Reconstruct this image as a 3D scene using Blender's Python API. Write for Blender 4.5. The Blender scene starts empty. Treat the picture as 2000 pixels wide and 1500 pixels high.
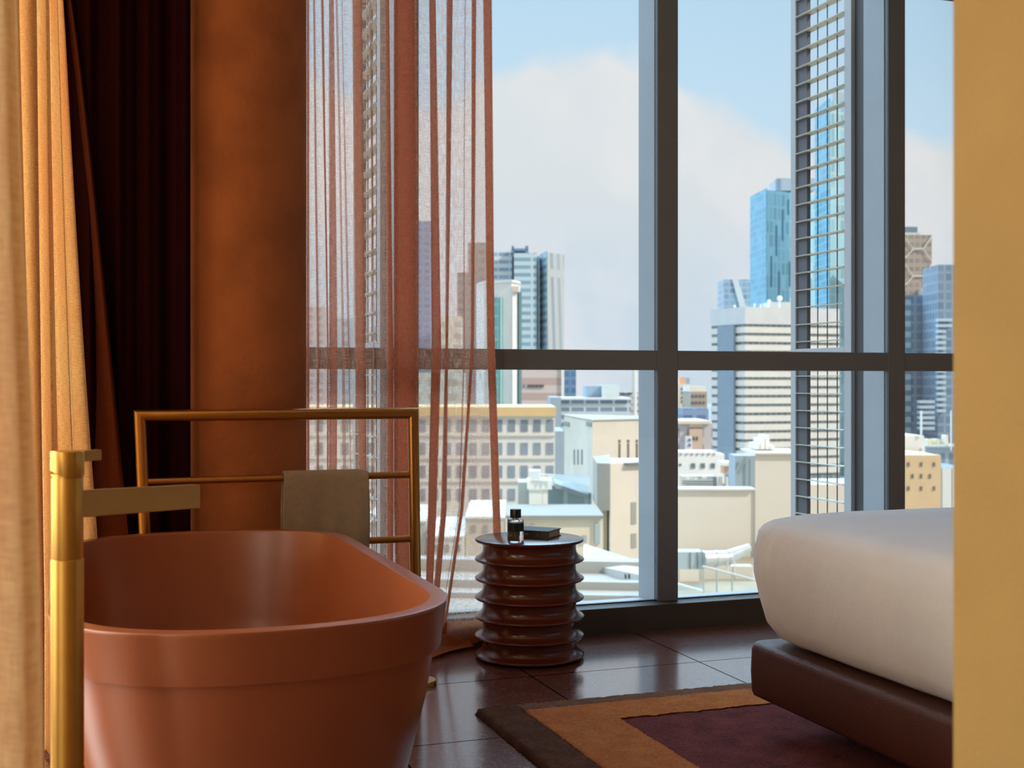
import bpy, bmesh, math, random
from mathutils import Vector, noise as mnoise
random.seed(4)
S = bpy.context.scene
COL = S.collection
# ------------------------------------------------------------------ camera
W, H, FPX = 2000, 1500, 2374.0
YAW = math.radians(19.6)
CA, SA = math.cos(YAW), math.sin(YAW)
HOR = 747.0
cam_d = bpy.data.cameras.new('camera'); cam = bpy.data.objects.new('camera', cam_d); COL.objects.link(cam)
cam.location = (0, 0, 1.0); cam.rotation_euler = (math.pi/2, 0, -YAW)
cam_d.sensor_width = 36.0; cam_d.lens = 36.0*FPX/W; cam_d.clip_end = 4000; cam_d.clip_start = .05
cam_d.shift_y = (HOR-750.0)/W
cam_d.dof.use_dof = True; cam_d.dof.focus_distance = 3.6; cam_d.dof.aperture_fstop = 6.5
S.camera = cam
vs = S.view_settings
vs.view_transform = 'Standard'; vs.look = 'None'; vs.exposure = 0.0; vs.gamma = 1.0; vs.use_curve_mapping = False

def P(px, py, v):
    """world point seen at a photo pixel, v metres in front of the camera"""
    u = (px-1000.0)/FPX*v
    return Vector((u*CA+v*SA, -u*SA+v*CA, 1.0-(py-HOR)/FPX*v))
def XY(px, v):
    p = P(px, HOR, v); return (p.x, p.y)
def VY(px, Y):
    return Y/(CA-(px-1000.0)/FPX*SA)
def AT(px, Y):
    p = P(px, HOR, VY(px, Y)); return p.x
def Z(py, v): return 1.0-(py-HOR)/FPX*v
def lin(r, g, b):
    f = lambda c: (c/255/12.92 if c/255 <= .04045 else ((c/255+.055)/1.055)**2.4)
    return (f(r), f(g), f(b), 1)

# ------------------------------------------------------------------ node helper
class NT:
    def __init__(s, nt): s.nt = nt; nt.nodes.clear()
    def n(s, t, **kw):
        x = s.nt.nodes.new(t)
        for k, v in kw.items():
            if k.startswith('i_'): x.inputs[k[2:].replace('_', ' ')].default_value = v
            else: setattr(x, k, v)
        return x
    def l(s, a, b): s.nt.links.new(a, b)
    def m(s, op, a, b=None, c=None, clamp=False):
        x = s.nt.nodes.new('ShaderNodeMath'); x.operation = op; x.use_clamp = clamp
        for i, q in enumerate((a, b, c)):
            if q is None: continue
            if isinstance(q, (int, float)): x.inputs[i].default_value = q
            else: s.l(q, x.inputs[i])
        return x.outputs[0]
    def mix(s, f, a, b):
        x = s.nt.nodes.new('ShaderNodeMix'); x.data_type = 'RGBA'
        for sock, q in ((x.inputs[0], f), (x.inputs[6], a), (x.inputs[7], b)):
            if isinstance(q, (int, float)): sock.default_value = q
            elif isinstance(q, tuple): sock.default_value = q
            else: s.l(q, sock)
        return x.outputs[2]
    def sstep(s, x, lo, hi):
        r = s.nt.nodes.new('ShaderNodeMapRange'); r.interpolation_type = 'SMOOTHSTEP'
        for i, q in enumerate((x, lo, hi)):
            if isinstance(q, (int, float)): r.inputs[i].default_value = q
            else: s.l(q, r.inputs[i])
        return r.outputs[0]

# ------------------------------------------------------------------ world: sky with cumulus
wd = bpy.data.worlds.new('sky'); S.world = wd; wd.use_nodes = True
t = NT(wd.node_tree)
tc = t.n('ShaderNodeTexCoord'); sp = t.n('ShaderNodeSeparateXYZ'); t.l(tc.outputs['Generated'], sp.inputs[0])
ax, ay, az = sp.outputs
yy = t.m('MAXIMUM', t.m('ABSOLUTE', ay), .15)
A_ = t.m('DIVIDE', ax, yy); E_ = t.m('DIVIDE', az, yy)
cr = t.n('ShaderNodeValToRGB'); el = cr.color_ramp.elements
pts = [(560, 60), (640, 150), (700, 200), (860, 190), (960, 128), (1050, 106), (1180, 86), (1262, 118), (1340, 178), (1450, 212), (1555, 270), (1700, 285), (1775, 248), (1900, 290)]
amin, amax = -.1, 1.1
rel = []
for px, py in pts:
    d = P(px, py, 1.0)-Vector((0, 0, 1)); rel.append((d.x/d.y, d.z/d.y))
while len(el) > 1: el.remove(el[-1])
for i, (a, e) in enumerate(rel):
    pos = (a-amin)/(amax-amin); val = e/.6
    q = el[0] if i == 0 else el.new(pos)
    q.position = pos; q.color = (val, val, val, 1)
t.l(t.m('DIVIDE', t.m('SUBTRACT', A_, amin), amax-amin), cr.inputs[0])
edge = t.m('MULTIPLY', cr.outputs[0], .6)
cmb = t.n('ShaderNodeCombineXYZ'); t.l(A_, cmb.inputs[0]); t.l(E_, cmb.inputs[1])
n1 = t.n('ShaderNodeTexNoise', i_Scale=11.0, i_Detail=5.0, i_Roughness=.55); t.l(cmb.outputs[0], n1.inputs['Vector'])
n2 = t.n('ShaderNodeTexNoise', i_Scale=4.5, i_Detail=6.0, i_Roughness=.5); t.l(cmb.outputs[0], n2.inputs['Vector'])
e2 = t.m('ADD', t.m('SUBTRACT', E_, edge), t.m('MULTIPLY', t.m('SUBTRACT', n1.outputs[0], .5), .07))
cloud = t.m('SUBTRACT', 1.0, t.sstep(e2, -.022, .006))
blue = t.mix(t.sstep(E_, .08, .5), lin(204, 228, 243), lin(178, 214, 240))
low = t.mix(t.sstep(n2.outputs[0], .40, .62), lin(202, 218, 231), lin(228, 230, 236))
top = t.mix(t.sstep(n2.outputs[0], .42, .62), lin(220, 226, 230), lin(231, 232, 233))
ccol = t.mix(t.sstep(E_, .05, .20), low, top)
sky = t.mix(cloud, blue, ccol)
bright = t.m('ADD', 1.0, t.m('MULTIPLY', t.m('MULTIPLY', t.sstep(E_, .40, .80), t.sstep(ay, .25, .65)), 11.0))   # upper sky ahead, out of frame, boosted to light the room
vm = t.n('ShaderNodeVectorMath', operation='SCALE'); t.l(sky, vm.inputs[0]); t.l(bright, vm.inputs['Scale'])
back = t.mix(t.sstep(ay, -.30, .0), lin(222, 222, 218), vm.outputs[0])   # unseen sky behind, made neutral to take blue off the city
gnd = t.mix(t.sstep(az, -.08, -.01), (.42, .39, .34, 1), back)
bg = t.n('ShaderNodeBackground', i_Strength=1.0); t.l(gnd, bg.inputs[0])
bg.inputs[1].default_value = 1.08
t.l(bg.outputs[0], t.n('ShaderNodeOutputWorld').inputs[0])

# ------------------------------------------------------------------ sun on the city, lamps outside the unseen side opening
sd = bpy.data.lights.new('sun', 'SUN'); sd.energy = 2.7; sd.angle = .02; sd.color = (1, .945, .86)
so = bpy.data.objects.new('sun', sd); COL.objects.link(so)
so.rotation_euler = Vector((-.50, .62, -.62)).to_track_quat('-Z', 'Y').to_euler()
for ly, lw, le, ldir in ((.45, .8, 30, (1, .35, -.03)), (2.25, .7, 32, (1, -.05, -.03)), (3.65, .95, 85, (1, -.10, -.03))):   # added area lamps standing in for side daylight, split to reach curtains and tub
    ad = bpy.data.lights.new('side_daylight_lamp', 'AREA'); ad.energy = le; ad.color = (1, .83, .60); ad.shape = 'RECTANGLE'; ad.size = lw; ad.size_y = 2.3
    ao = bpy.data.objects.new('side_daylight_lamp', ad); COL.objects.link(ao)
    ao.location = (-1.75, ly, 1.42); ao.rotation_euler = Vector(ldir).to_track_quat('-Z', 'Y').to_euler()

# ------------------------------------------------------------------ materials
MATS = {}
def mat(name, col, rough=.6, metal=0.0, bump=0.0, bscale=60.0, var=0.0, vscale=8.0, spec=.5, coat=0.0, sheen=0.0):
    if name in MATS: return MATS[name]
    m = bpy.data.materials.new(name); m.use_nodes = True; t = NT(m.node_tree)
    b = t.n('ShaderNodeBsdfPrincipled'); o = t.n('ShaderNodeOutputMaterial'); t.l(b.outputs[0], o.inputs[0])
    b.inputs['Roughness'].default_value = rough; b.inputs['Metallic'].default_value = metal
    b.inputs['Specular IOR Level'].default_value = spec; b.inputs['Coat Weight'].default_value = coat
    if sheen: b.inputs['Sheen Weight'].default_value = sheen
    tc = t.n('ShaderNodeTexCoord')
    n = t.n('ShaderNodeTexNoise', i_Scale=vscale, i_Detail=5.0); t.l(tc.outputs['Object'], n.inputs['Vector'])
    c2 = tuple(min(1, c*(1+var)) for c in col[:3])+(1,); c1 = tuple(c*(1-var) for c in col[:3])+(1,)
    t.l(t.mix(t.sstep(n.outputs[0], .3, .7), c1, c2), b.inputs['Base Color'])
    if bump:
        n = t.n('ShaderNodeTexNoise', i_Scale=bscale, i_Detail=4.0); t.l(tc.outputs['Object'], n.inputs['Vector'])
        bp = t.n('ShaderNodeBump', i_Strength=bump, i_Distance=.01); t.l(n.outputs[0], bp.inputs['Height']); t.l(bp.outputs[0], b.inputs['Normal'])
    MATS[name] = m; return m

def facade(name, wall, win, pu, fu, pv, fv, ou=0.0, ov=0.0, rough=.5, var=.12, wrough=.25, skew=0.0):
    """wall with a regular pattern; UVs are metres along the wall and height. window where frac(u)<fu and frac(v)<fv"""
    m = bpy.data.materials.new(name); m.use_nodes = True; t = NT(m.node_tree)
    b = t.n('ShaderNodeBsdfPrincipled'); o = t.n('ShaderNodeOutputMaterial'); t.l(b.outputs[0], o.inputs[0])
    uv = t.n('ShaderNodeUVMap'); sp = t.n('ShaderNodeSeparateXYZ'); t.l(uv.outputs[0], sp.inputs[0])
    u, v = sp.outputs[0], sp.outputs[1]
    if skew: u = t.m('ADD', u, t.m('MULTIPLY', v, skew))
    U = t.m('ADD', t.m('DIVIDE', u, pu), ou); V = t.m('ADD', t.m('DIVIDE', v, pv), ov)
    mu = t.m('LESS_THAN', t.m('FRACT', U), fu); mv = t.m('LESS_THAN', t.m('FRACT', V), fv)
    k = t.m('MULTIPLY', mu, mv)
    cb = t.n('ShaderNodeCombineXYZ'); t.l(t.m('FLOOR', U), cb.inputs[0]); t.l(t.m('FLOOR', V), cb.inputs[1])
    wn = t.n('ShaderNodeTexWhiteNoise', noise_dimensions='3D'); t.l(cb.outputs[0], wn.inputs[0])
    w1 = tuple(c*(1-var) for c in win[:3])+(1,); w2 = tuple(min(1, c*(1+var)+.03*var) for c in win[:3])+(1,)
    wc = t.mix(wn.outputs[0], w1, w2)
    t.l(t.mix(k, wall, wc), b.inputs['Base Color'])
    t.l(t.m('ADD', t.m('MULTIPLY', k, wrough-rough), rough), b.inputs['Roughness'])
    return m

def linen(name, col, trans, alpha=1.0, thread=(900, 900), contrast=.3, sheer=False, lay=.0, bcol=None):
    """woven cloth; UVs in metres; diffuse + translucent, optionally open weave"""
    m = bpy.data.materials.new(name); m.use_nodes = True; t = NT(m.node_tree)
    uv = t.n('ShaderNodeUVMap'); o = t.n('ShaderNodeOutputMaterial')
    def streak(sx, sy, det=3.0):
        mp = t.n('ShaderNodeMapping'); mp.inputs['Scale'].default_value = (sx, sy, 1); t.l(uv.outputs[0], mp.inputs[0])
        n = t.n('ShaderNodeTexNoise', i_Scale=1.0, i_Detail=det, i_Roughness=.6); t.l(mp.outputs[0], n.inputs['Vector']); return n.outputs[0]
    h = streak(thread[0]*.06, thread[1]); w = streak(thread[0], thread[1]*.04)
    slub = t.m('ADD', t.m('MULTIPLY', h, .55), t.m('MULTIPLY', w, .45))
    k = t.sstep(slub, .38, .62)
    d = tuple(c*(1-contrast) for c in col[:3])+(1,); e = tuple(min(1, c*(1+contrast*.6)) for c in col[:3])+(1,)
    cc = t.mix(k, d, e)
    if bcol:
        big = streak(3, 1.2, 4.0)
        cc = t.mix(t.m('MULTIPLY', t.sstep(big, .4, .7), .5), cc, bcol)
    df = t.n('ShaderNodeBsdfDiffuse'); tr = t.n('ShaderNodeBsdfTranslucent'); t.l(cc, df.inputs[0]); t.l(cc, tr.inputs[0])
    bp = t.n('ShaderNodeBump', i_Strength=.35, i_Distance=.002); t.l(slub, bp.inputs['Height']); t.l(bp.outputs[0], df.inputs['Normal'])
    mx = t.n('ShaderNodeMixShader', i_Fac=trans); t.l(df.outputs[0], mx.inputs[1]); t.l(tr.outputs[0], mx.inputs[2])
    out = mx.outputs[0]
    if sheer:
        tp = t.n('ShaderNodeBsdfTransparent'); m2 = t.n('ShaderNodeMixShader')
        a = t.m('ADD', t.m('MULTIPLY', t.sstep(slub, .40, .60), lay), alpha-lay*.5)
        t.l(a, m2.inputs[0]); t.l(tp.outputs[0], m2.inputs[1]); t.l(out, m2.inputs[2]); out = m2.outputs[0]
    t.l(out, o.inputs[0]); return m

def glassmat(name, tint=(.985, .99, .99, 1), refl=.05):
    m = bpy.data.materials.new(name); m.use_nodes = True; t = NT(m.node_tree)
    tp = t.n('ShaderNodeBsdfTransparent', i_Color=tint); g = t.n('ShaderNodeBsdfGlossy', i_Roughness=.02)
    fr = t.n('ShaderNodeFresnel', i_IOR=1.45); mx = t.n('ShaderNodeMixShader')
    t.l(t.m('MULTIPLY', fr.outputs[0], refl/.04*.6), mx.inputs[0]); t.l(tp.outputs[0], mx.inputs[1]); t.l(g.outputs[0], mx.inputs[2])
    t.l(mx.outputs[0], t.n('ShaderNodeOutputMaterial').inputs[0]); return m

# ------------------------------------------------------------------ mesh helpers
def link(name, me, m=None, parent=None, smooth=False, loc=None):
    o = bpy.data.objects.new(name, me); COL.objects.link(o)
    if m is not None: me.materials.append(m)
    if smooth:
        for p in me.polygons: p.use_smooth = True
    if parent is not None:
        o.parent = parent; o.location = -Vector(parent.location) if parent.type == 'EMPTY' else (0, 0, 0)
    return o
def mesh(name, vs_, fs, m=None, parent=None, smooth=False, uvs=None):
    me = bpy.data.meshes.new(name); me.from_pydata([tuple(v) for v in vs_], [], fs); me.update()
    if uvs:
        l = me.uv_layers.new(name='uv')
        for p in me.polygons:
            for li, vi in zip(p.loop_indices, p.vertices): l.data[li].uv = uvs[vi]
    return link(name, me, m, parent, smooth)
def empty(name, loc):
    o = bpy.data.objects.new(name, None); COL.objects.link(o); o.location = loc; o.empty_display_size = .1; return o
def tag(o, label, cat, group=None):
    o['label'] = label; o['category'] = cat
    if group: o['group'] = group
    return o
def struct(o): o['kind'] = 'structure'; return o
class MB:
    def __init__(s): s.v = []; s.f = []; s.uv = []
    def add(s, vs_, fs, uvs=None):
        n = len(s.v); s.v += [tuple(v) for v in vs_]; s.f += [tuple(i+n for i in f) for f in fs]
        s.uv += uvs if uvs else [(v[0]+v[1], v[2]) for v in vs_]
    def box(s, x0, x1, y0, y1, z0, z1):
        s.add([(x, y, z) for z in (z0, z1) for y in (y0, y1) for x in (x0, x1)],
              [(0, 2, 3, 1), (4, 5, 7, 6), (0, 1, 5, 4), (2, 6, 7, 3), (0, 4, 6, 2), (1, 3, 7, 5)])
    def prism(s, pts, z0, z1, ztops=None):
        """walls get perimeter metres as u"""
        n = len(pts); us = [0.0]
        for i in range(n):
            a, b = pts[i], pts[(i+1) % n]; us.append(us[-1]+math.hypot(a[0]-b[0], a[1]-b[1]))
        zt = ztops or [z1]*n
        for i in range(n):
            j = (i+1) % n; a, b = pts[i], pts[j]
            s.add([(a[0], a[1], z0), (b[0], b[1], z0), (b[0], b[1], zt[j]), (a[0], a[1], zt[i])], [(0, 1, 2, 3)],
                  [(us[i], z0), (us[i+1], z0), (us[i+1], zt[j]), (us[i], zt[i])])
        s.add([(p[0], p[1], zt[i]) for i, p in enumerate(pts)], [tuple(range(n))], [(-1000.0, 0.5)]*n)
        s.add([(p[0], p[1], z0) for i, p in enumerate(pts)], [tuple(range(n))[::-1]], [(-1000.0, 0.5)]*n)
    def tube(s, a, b, r, n=20, r2=None):
        a, b = Vector(a), Vector(b); d = (b-a).normalized(); r2 = r if r2 is None else r2
        x = d.orthogonal().normalized(); y = d.cross(x)
        vs_ = []
        for c, rr in ((a, r), (b, r2)):
            for i in range(n):
                q = 2*math.pi*i/n; vs_.append(c+(x*math.cos(q)+y*math.sin(q))*rr)
        s.add(vs_, [(i, (i+1) % n, n+(i+1) % n, n+i) for i in range(n)]+[tuple(range(n))[::-1], tuple(range(n, 2*n))])
    def build(s, name, m, parent=None, smooth=False, bevel=0, seg=2):
        o = mesh(name, s.v, s.f, m, parent, smooth, s.uv)
        bm = bmesh.new(); bm.from_mesh(o.data)
        if not smooth: pass
        bmesh.ops.recalc_face_normals(bm, faces=bm.faces); bm.to_mesh(o.data); bm.free()
        if bevel:
            bmo = o.modifiers.new('b', 'BEVEL'); bmo.width = bevel; bmo.segments = seg; bmo.limit_method = 'ANGLE'
            for p in o.data.polygons: p.use_smooth = True
            wn = o.modifiers.new('w', 'WEIGHTED_NORMAL'); wn.keep_sharp = False
        return o
def box(name, x0, x1, y0, y1, z0, z1, m, parent=None, bevel=0, seg=2):
    b = MB(); b.box(x0, x1, y0, y1, z0, z1); return b.build(name, m, parent, False, bevel, seg)
def smooth_angle(o, deg=40):
    for p in o.data.polygons: p.use_smooth = True
    o.data.set_sharp_from_angle(angle=math.radians(deg)); return o
def lathe(name, prof, m, parent=None, n=64, c=(0, 0), ang=35):
    vs_, fs = [], []
    for r, z in prof:
        for i in range(n):
            q = 2*math.pi*i/n; vs_.append((c[0]+r*math.cos(q), c[1]+r*math.sin(q), z))
    for k in range(len(prof)-1):
        for i in range(n):
            j = (i+1) % n; fs.append((k*n+i, k*n+j, (k+1)*n+j, (k+1)*n+i))
    fs.append(tuple(range(n))[::-1]); fs.append(tuple(range((len(prof)-1)*n, len(prof)*n)))
    return smooth_angle(mesh(name, vs_, fs, m, parent), ang)
def loft(name, loops, m, parent=None, ang=40, cap0=True, cap1=True):
    n = len(loops[0]); vs_ = [p for l in loops for p in l]; fs = []
    for k in range(len(loops)-1):
        for i in range(n):
            j = (i+1) % n; fs.append((k*n+i, k*n+j, (k+1)*n+j, (k+1)*n+i))
    if cap0: fs.append(tuple(range(n))[::-1])
    if cap1: fs.append(tuple(range((len(loops)-1)*n, len(loops)*n)))
    o = mesh(name, vs_, fs, m, parent)
    bm = bmesh.new(); bm.from_mesh(o.data); bmesh.ops.recalc_face_normals(bm, faces=bm.faces); bm.to_mesh(o.data); bm.free()
    return smooth_angle(o, ang)
def sheet(name, fn, ns, nz, z0, z1, m, parent=None):
    """fn(s in 0..1, z) -> (x, y); UV in metres"""
    vs_, uv, fs = [], [], []
    for k in range(nz+1):
        z = z0+(z1-z0)*k/nz; u = 0; last = None
        for i in range(ns+1):
            r = fn(i/ns, z); x, y = r[0], r[1]; zz = r[2] if len(r) > 2 else z
            if last is not None and k == 0: u += math.hypot(x-last[0], y-last[1])
            if k: u = uv[i][0]
            last = (x, y); vs_.append((x, y, zz)); uv.append((u, z))
    for k in range(nz):
        for i in range(ns):
            a = k*(ns+1)+i; fs.append((a, a+1, a+ns+2, a+ns+1))
    return mesh(name, vs_, fs, m, parent, True, uv)
def interp(keys, x):
    if x <= keys[0][0]: return keys[0][1]
    for (a, va), (b, vb) in zip(keys, keys[1:]):
        if x <= b: return va+(vb-va)*(x-a)/(b-a)
    return keys[-1][1]
def catmull(pts, s, closed=False):
    n = len(pts)-1; f = s*n; i = min(int(f), n-1); q = f-i
    g = lambda k: pts[max(0, min(n, k))]
    p0, p1, p2, p3 = g(i-1), g(i), g(i+1), g(i+2)
    return tuple(.5*((2*b)+(-a+c)*q+(2*a-5*b+4*c-d)*q*q+(-a+3*b-3*c+d)*q**3) for a, b, c, d in zip(p0, p1, p2, p3))

# ================================================================== ROOM
YK = 4.415          # front of the window kerb
YG = 4.49           # glass line
# floor: polished terrazzo tiles with thin joints
def floor_mat():
    m = bpy.data.materials.new('terrazzo'); m.use_nodes = True; t = NT(m.node_tree)
    b = t.n('ShaderNodeBsdfPrincipled'); t.l(b.outputs[0], t.n('ShaderNodeOutputMaterial').inputs[0])
    tc = t.n('ShaderNodeTexCoord'); sp = t.n('ShaderNodeSeparateXYZ'); t.l(tc.outputs['Object'], sp.inputs[0])
    def joint(c, o, p):
        f = t.m('FRACT', t.m('DIVIDE', t.m('SUBTRACT', c, o), p))
        d = t.m('MINIMUM', f, t.m('SUBTRACT', 1.0, f)); return t.m('LESS_THAN', d, .0026/p)
    j = t.m('MAXIMUM', joint(sp.outputs[0], .81, .64), joint(sp.outputs[1], 3.875, .638))
    v = t.n('ShaderNodeTexVoronoi', i_Scale=150.0); t.l(tc.outputs['Object'], v.inputs['Vector'])
    n = t.n('ShaderNodeTexNoise', i_Scale=45.0, i_Detail=6.0); t.l(tc.outputs['Object'], n.inputs['Vector'])
    c = t.mix(t.sstep(n.outputs[0], .35, .65), lin(104, 66, 58), lin(124, 82, 74))
    hs = t.n('ShaderNodeSeparateColor'); t.l(v.outputs['Color'], hs.inputs[0])
    c = t.mix(t.m('MULTIPLY', t.m('GREATER_THAN', hs.outputs[0], .80), .7), c, lin(160, 116, 104))
    c = t.mix(t.m('MULTIPLY', t.m('LESS_THAN', hs.outputs[1], .22), .7), c, lin(86, 46, 40))
    c = t.mix(j, c, lin(14, 8, 8))
    t.l(c, b.inputs['Base Color'])
    n3 = t.n('ShaderNodeTexNoise', i_Scale=220.0, i_Detail=3.0); t.l(tc.outputs['Object'], n3.inputs['Vector'])
    t.l(t.m('ADD', t.m('MULTIPLY', n3.outputs[0], .12), t.m('ADD', t.m('MULTIPLY', j, .4), .12)), b.inputs['Roughness'])
    bp = t.n('ShaderNodeBump', i_Strength=.06, i_Distance=.001); t.l(t.m('SUBTRACT', n3.outputs[0], t.m('MULTIPLY', j, 2.0)), bp.inputs['Height']); t.l(bp.outputs[0], b.inputs['Normal'])
    t.l(t.m('MULTIPLY', t.m('SUBTRACT', 1.0, j), .9), b.inputs['Specular IOR Level'])
    t.l(t.m('MULTIPLY', t.m('SUBTRACT', 1.0, j), .6), b.inputs['Coat Weight']); b.inputs['Coat Roughness'].default_value = .13
    return m
XL, XR, YB, ZC = -1.4, 4.7, -1.6, 2.78
struct(box('floor', XL-.2, XR+.2, YB-.2, YK+.3, -.2, 0, floor_mat()))
plaster = mat('plaster', lin(196, 160, 124), .9, bump=.25, bscale=35, var=.1)
ochre = mat('ochre_paint', lin(160, 129, 70), .75, bump=.12, bscale=180, var=.04)
struct(box('ceiling', XL-.2, XR+.2, YB-.2, YK+.14, ZC, ZC+.15, mat('ceiling_paint', lin(216, 200, 182), .9)))
w = MB()   # left wall with a tall window opening
w.box(XL-.12, XL, YB, .0, 0, ZC); w.box(XL-.12, XL, 4.15, YK+.14, 0, ZC); w.box(XL-.12, XL, 0, 4.15, 0, .15); w.box(XL-.12, XL, 0, 4.15, 2.6, ZC); w.box(XL-.12, XL, .9, 1.85, .15, 2.6); w.box(XL-.12, XL, 2.65, 3.1, .15, 2.6)
struct(w.build('wall_left', plaster))
struct(box('wall_back', XL, XR, YB-.12, YB, 0, ZC, plaster))
struct(box('wall_far_right', XR, XR+.12, YB, YK+.14, 0, ZC, plaster))
struct(box('wall_front', XL, .36, 4.46, YK+.2, 0, ZC, plaster))
# the partition right of the camera, seen along its face
xe = AT(1858.5, .97)
struct(box('wall_right', xe, xe+.13, -1.3, .97, 0, ZC, ochre, bevel=.004))

# window wall ------------------------------------------------------
dark = mat('dark_anodised', lin(122, 128, 134), .42)
darker = mat('dark_kerb', lin(78, 70, 62), .5)
ext = mat('light_anodised', lin(158, 158, 160), .5, 0, var=.02)
extl = mat('fin_grey', lin(182, 176, 174), .5)
gasket = mat('black_gasket', lin(25, 25, 26), .6)
glass = glassmat('window_glass')
WX0, WX1 = .36, XR
k = MB(); k.prism([(WX0, YK), (WX1, YK), (WX1, YG), (WX0, YG)], 0, .104)
struct(k.build('baseboard_front', darker, bevel=.003))
# mullions: (inner face left px, right px), exterior cap left edge px
mull = [(777, 818), (1284.5, 1324.5), (1735, 1768)]
mxs = []
for a, b in mull: mxs.append((AT(a, YK+.065), AT(b, YK+.065)))
step = mxs[2][0]-mxs[1][0]
mxs.append((mxs[2][0]+step, mxs[2][1]+step))
bays = [(WX0, mxs[0][0]), (mxs[0][1], mxs[1][0]), (mxs[1][1], mxs[2][0]), (mxs[2][1], mxs[3][0]), (mxs[3][1], WX1)]
for i, (a, b) in enumerate(mxs):
    struct(box('trim_%d' % (i+1), a, b, YK+.065, YG+.01, .104, ZC, dark, bevel=.002))
TZ0, TZ1 = 1.05, 1.131
for i, (a, b) in enumerate(bays):
    wdo = empty('window_%d' % (i+1), ((a+b)/2, YG, .104)); struct(wdo)
    box('transom', a, b, YK+.068, YG+.012, TZ0, TZ1, dark, wdo, .002)
    g = MB(); g.box(a, b, YK+.075, YG+.012, .1045, .112); g.box(a, b, YK+.07, YG+.012, ZC-.06, ZC)
    g.build('bottom_gasket', gasket, wdo)
    for (z0, z1) in ((.112, TZ0), (TZ1, ZC-.06)):
        box('glass_pane', a, b, YG-.003, YG+.003, z0, z1, glass, wdo)
struct(box('trim_6', WX0, WX1, YG+.02, 4.64, .03, .096, ext, bevel=.002))   # exterior sill
for i, (a, b) in enumerate(mxs):
    struct(box('trim_%d' % (i+10), a-.0005, b+.0005, YG+.02, 4.66, .096, 4.2, ext, bevel=.002))    # exterior mullion caps
# sunshade screens standing out at right angles from the facade
def screen(xc, label):
    e = empty('sunshade_screen', (xc, 4.73, .0))
    tag(e, label, 'sunshade')
    y0, y1, z0, z1 = 4.745, 5.25, .0, 3.6
    th = .018
    f = MB(); f.box(xc-th, xc+th, y0, y0+.055, z0, z1); f.box(xc-th, xc+th, y1-.045, y1, z0, z1)
    for zz in (1.125, z0, z1-.04): f.box(xc-th, xc+th, y0+.055, y1-.045, zz, zz+.04)
    f.build('frame', extl, e, bevel=.002)
    f = MB(); f.box(xc-.008, xc+.012, y1-.13, y1-.045, z0+.04, z1-.04); f.build('side_panel', mat('louvre_grey', lin(92, 88, 92), .6), e)
    f = MB(); zz = z0+.10; 
    while zz < z1-.05:
        f.box(xc-.026, xc+.026, y0+.055, y1-.045, zz, zz+.0035); zz += .0845
    f.build('slat_grid', mat('slat_beige', lin(196, 186, 166), .5), e)
    f = MB()
    for q in range(3):
        yy = y0+.055+(q+1)*(y1-.13-y0-.055)/4; f.tube((xc-.0, yy, z0+.04), (xc-.0, yy, z1-.04), .0028, 8)
    f.build('rod', mat('rod_dark', lin(60, 68, 74), .5), e); 
    # bracket bar between cap and screen frame (dark recess)
    box('recess_channel', xc+.002, xc+.03, 4.662, y0, z0, z1, mat('channel_dark', lin(62, 60, 60), .6), e)
screen(mxs[2][0]+.012, 'tall metal grid sunshade screen outside the window beside the right mullion')
screen(mxs[0][0]+.012, 'grid sunshade screen outside, seen only through the sheer orange curtain')

# ================================================================== COLUMN
colm = mat('column_plaster', lin(176, 108, 62), .85, bump=.35, bscale=45, var=.14, vscale=5)
struct(lathe('trim_20', [(.215, 0), (.215, ZC)], colm, c=(.522, 4.20), n=96))

# ================================================================== CURTAINS
sheer_m = linen('sheer_cloth', (1, .48, .31, 1), .78, alpha=.42, thread=(520, 620), contrast=.25, sheer=True, lay=.5)
KY = [0, 680, 1000, 1240]
zk = [2.45, 1.13, .52, .045]
# each fold: px extents (left, right) at the four heights, number of back-and-forth layers
folds = [
    ((599, 603), (599, 604), (599, 604), (599, 604), 3),
    ((611, 614), (619, 623), (618, 622), (616, 620), 2),
    ((627, 631), (639, 641), (639, 641), (638, 641), 3),
    ((643, 651), (643, 659), (643, 658), (640, 656), 2),
    ((655, 658), (668, 674), (672, 677), (670, 676), 1),
    ((666, 669), (680, 682), (684, 686), (684, 686), 1),
    ((688, 707), (694, 713), (702, 717), (706, 720), 2),
    ((722, 725), (728, 731), (730, 733), (730, 733), 1),
    ((752, 759), (755, 768), (755, 768), (756, 766), 3),
    ((770, 812), (769, 816), (770, 812), (776, 806), 3),
    ((838, 851), (844, 861), (836, 852), (828, 842), 3),
    ((873, 884), (870, 875), (862, 872), (838, 850), 3),
    ((907, 909), (906, 908), (895, 897), (856, 858), 1),
    ((922, 930), (920, 925), (899, 905), (863, 868), 3),
    ((944, 960), (952, 966), (962, 976), (970, 985), 3),
]
nodes = []   # per node: px at 4 heights
base = [(560, 560, 560, 560)]
seq = [(560, 560, 560, 560)]
for a, b, c, d, n in folds:
    for q in range(n):
        seq.append((a[1], b[1], c[1], d[1])); seq.append((a[0], b[0], c[0], d[0]))
    seq.append((a[1]+.5, b[1]+.5, c[1]+.5, d[1]+.5))
nseq = len(seq)
sub = 4
def sheer_fn(s, z):
    f = s*(nseq-1); i = min(int(f), nseq-2); q = f-i
    def px(k):
        n = seq[k]; return interp([(-zk[j], n[j]) for j in range(4)], -z)
    a, b = px(i), px(i+1)
    qq = q*q*(3-2*q)
    x = a+(b-a)*q
    fwd = b > a
    yo = .012*math.sin(i*2.4+q*1.1+.3*math.sin(z*1.5))
    Y = 4.378+yo*(.8)
    wob = 1.6*math.sin(z*3.1+i*1.3)
    return (AT(x+wob*.6, Y), Y)
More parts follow.
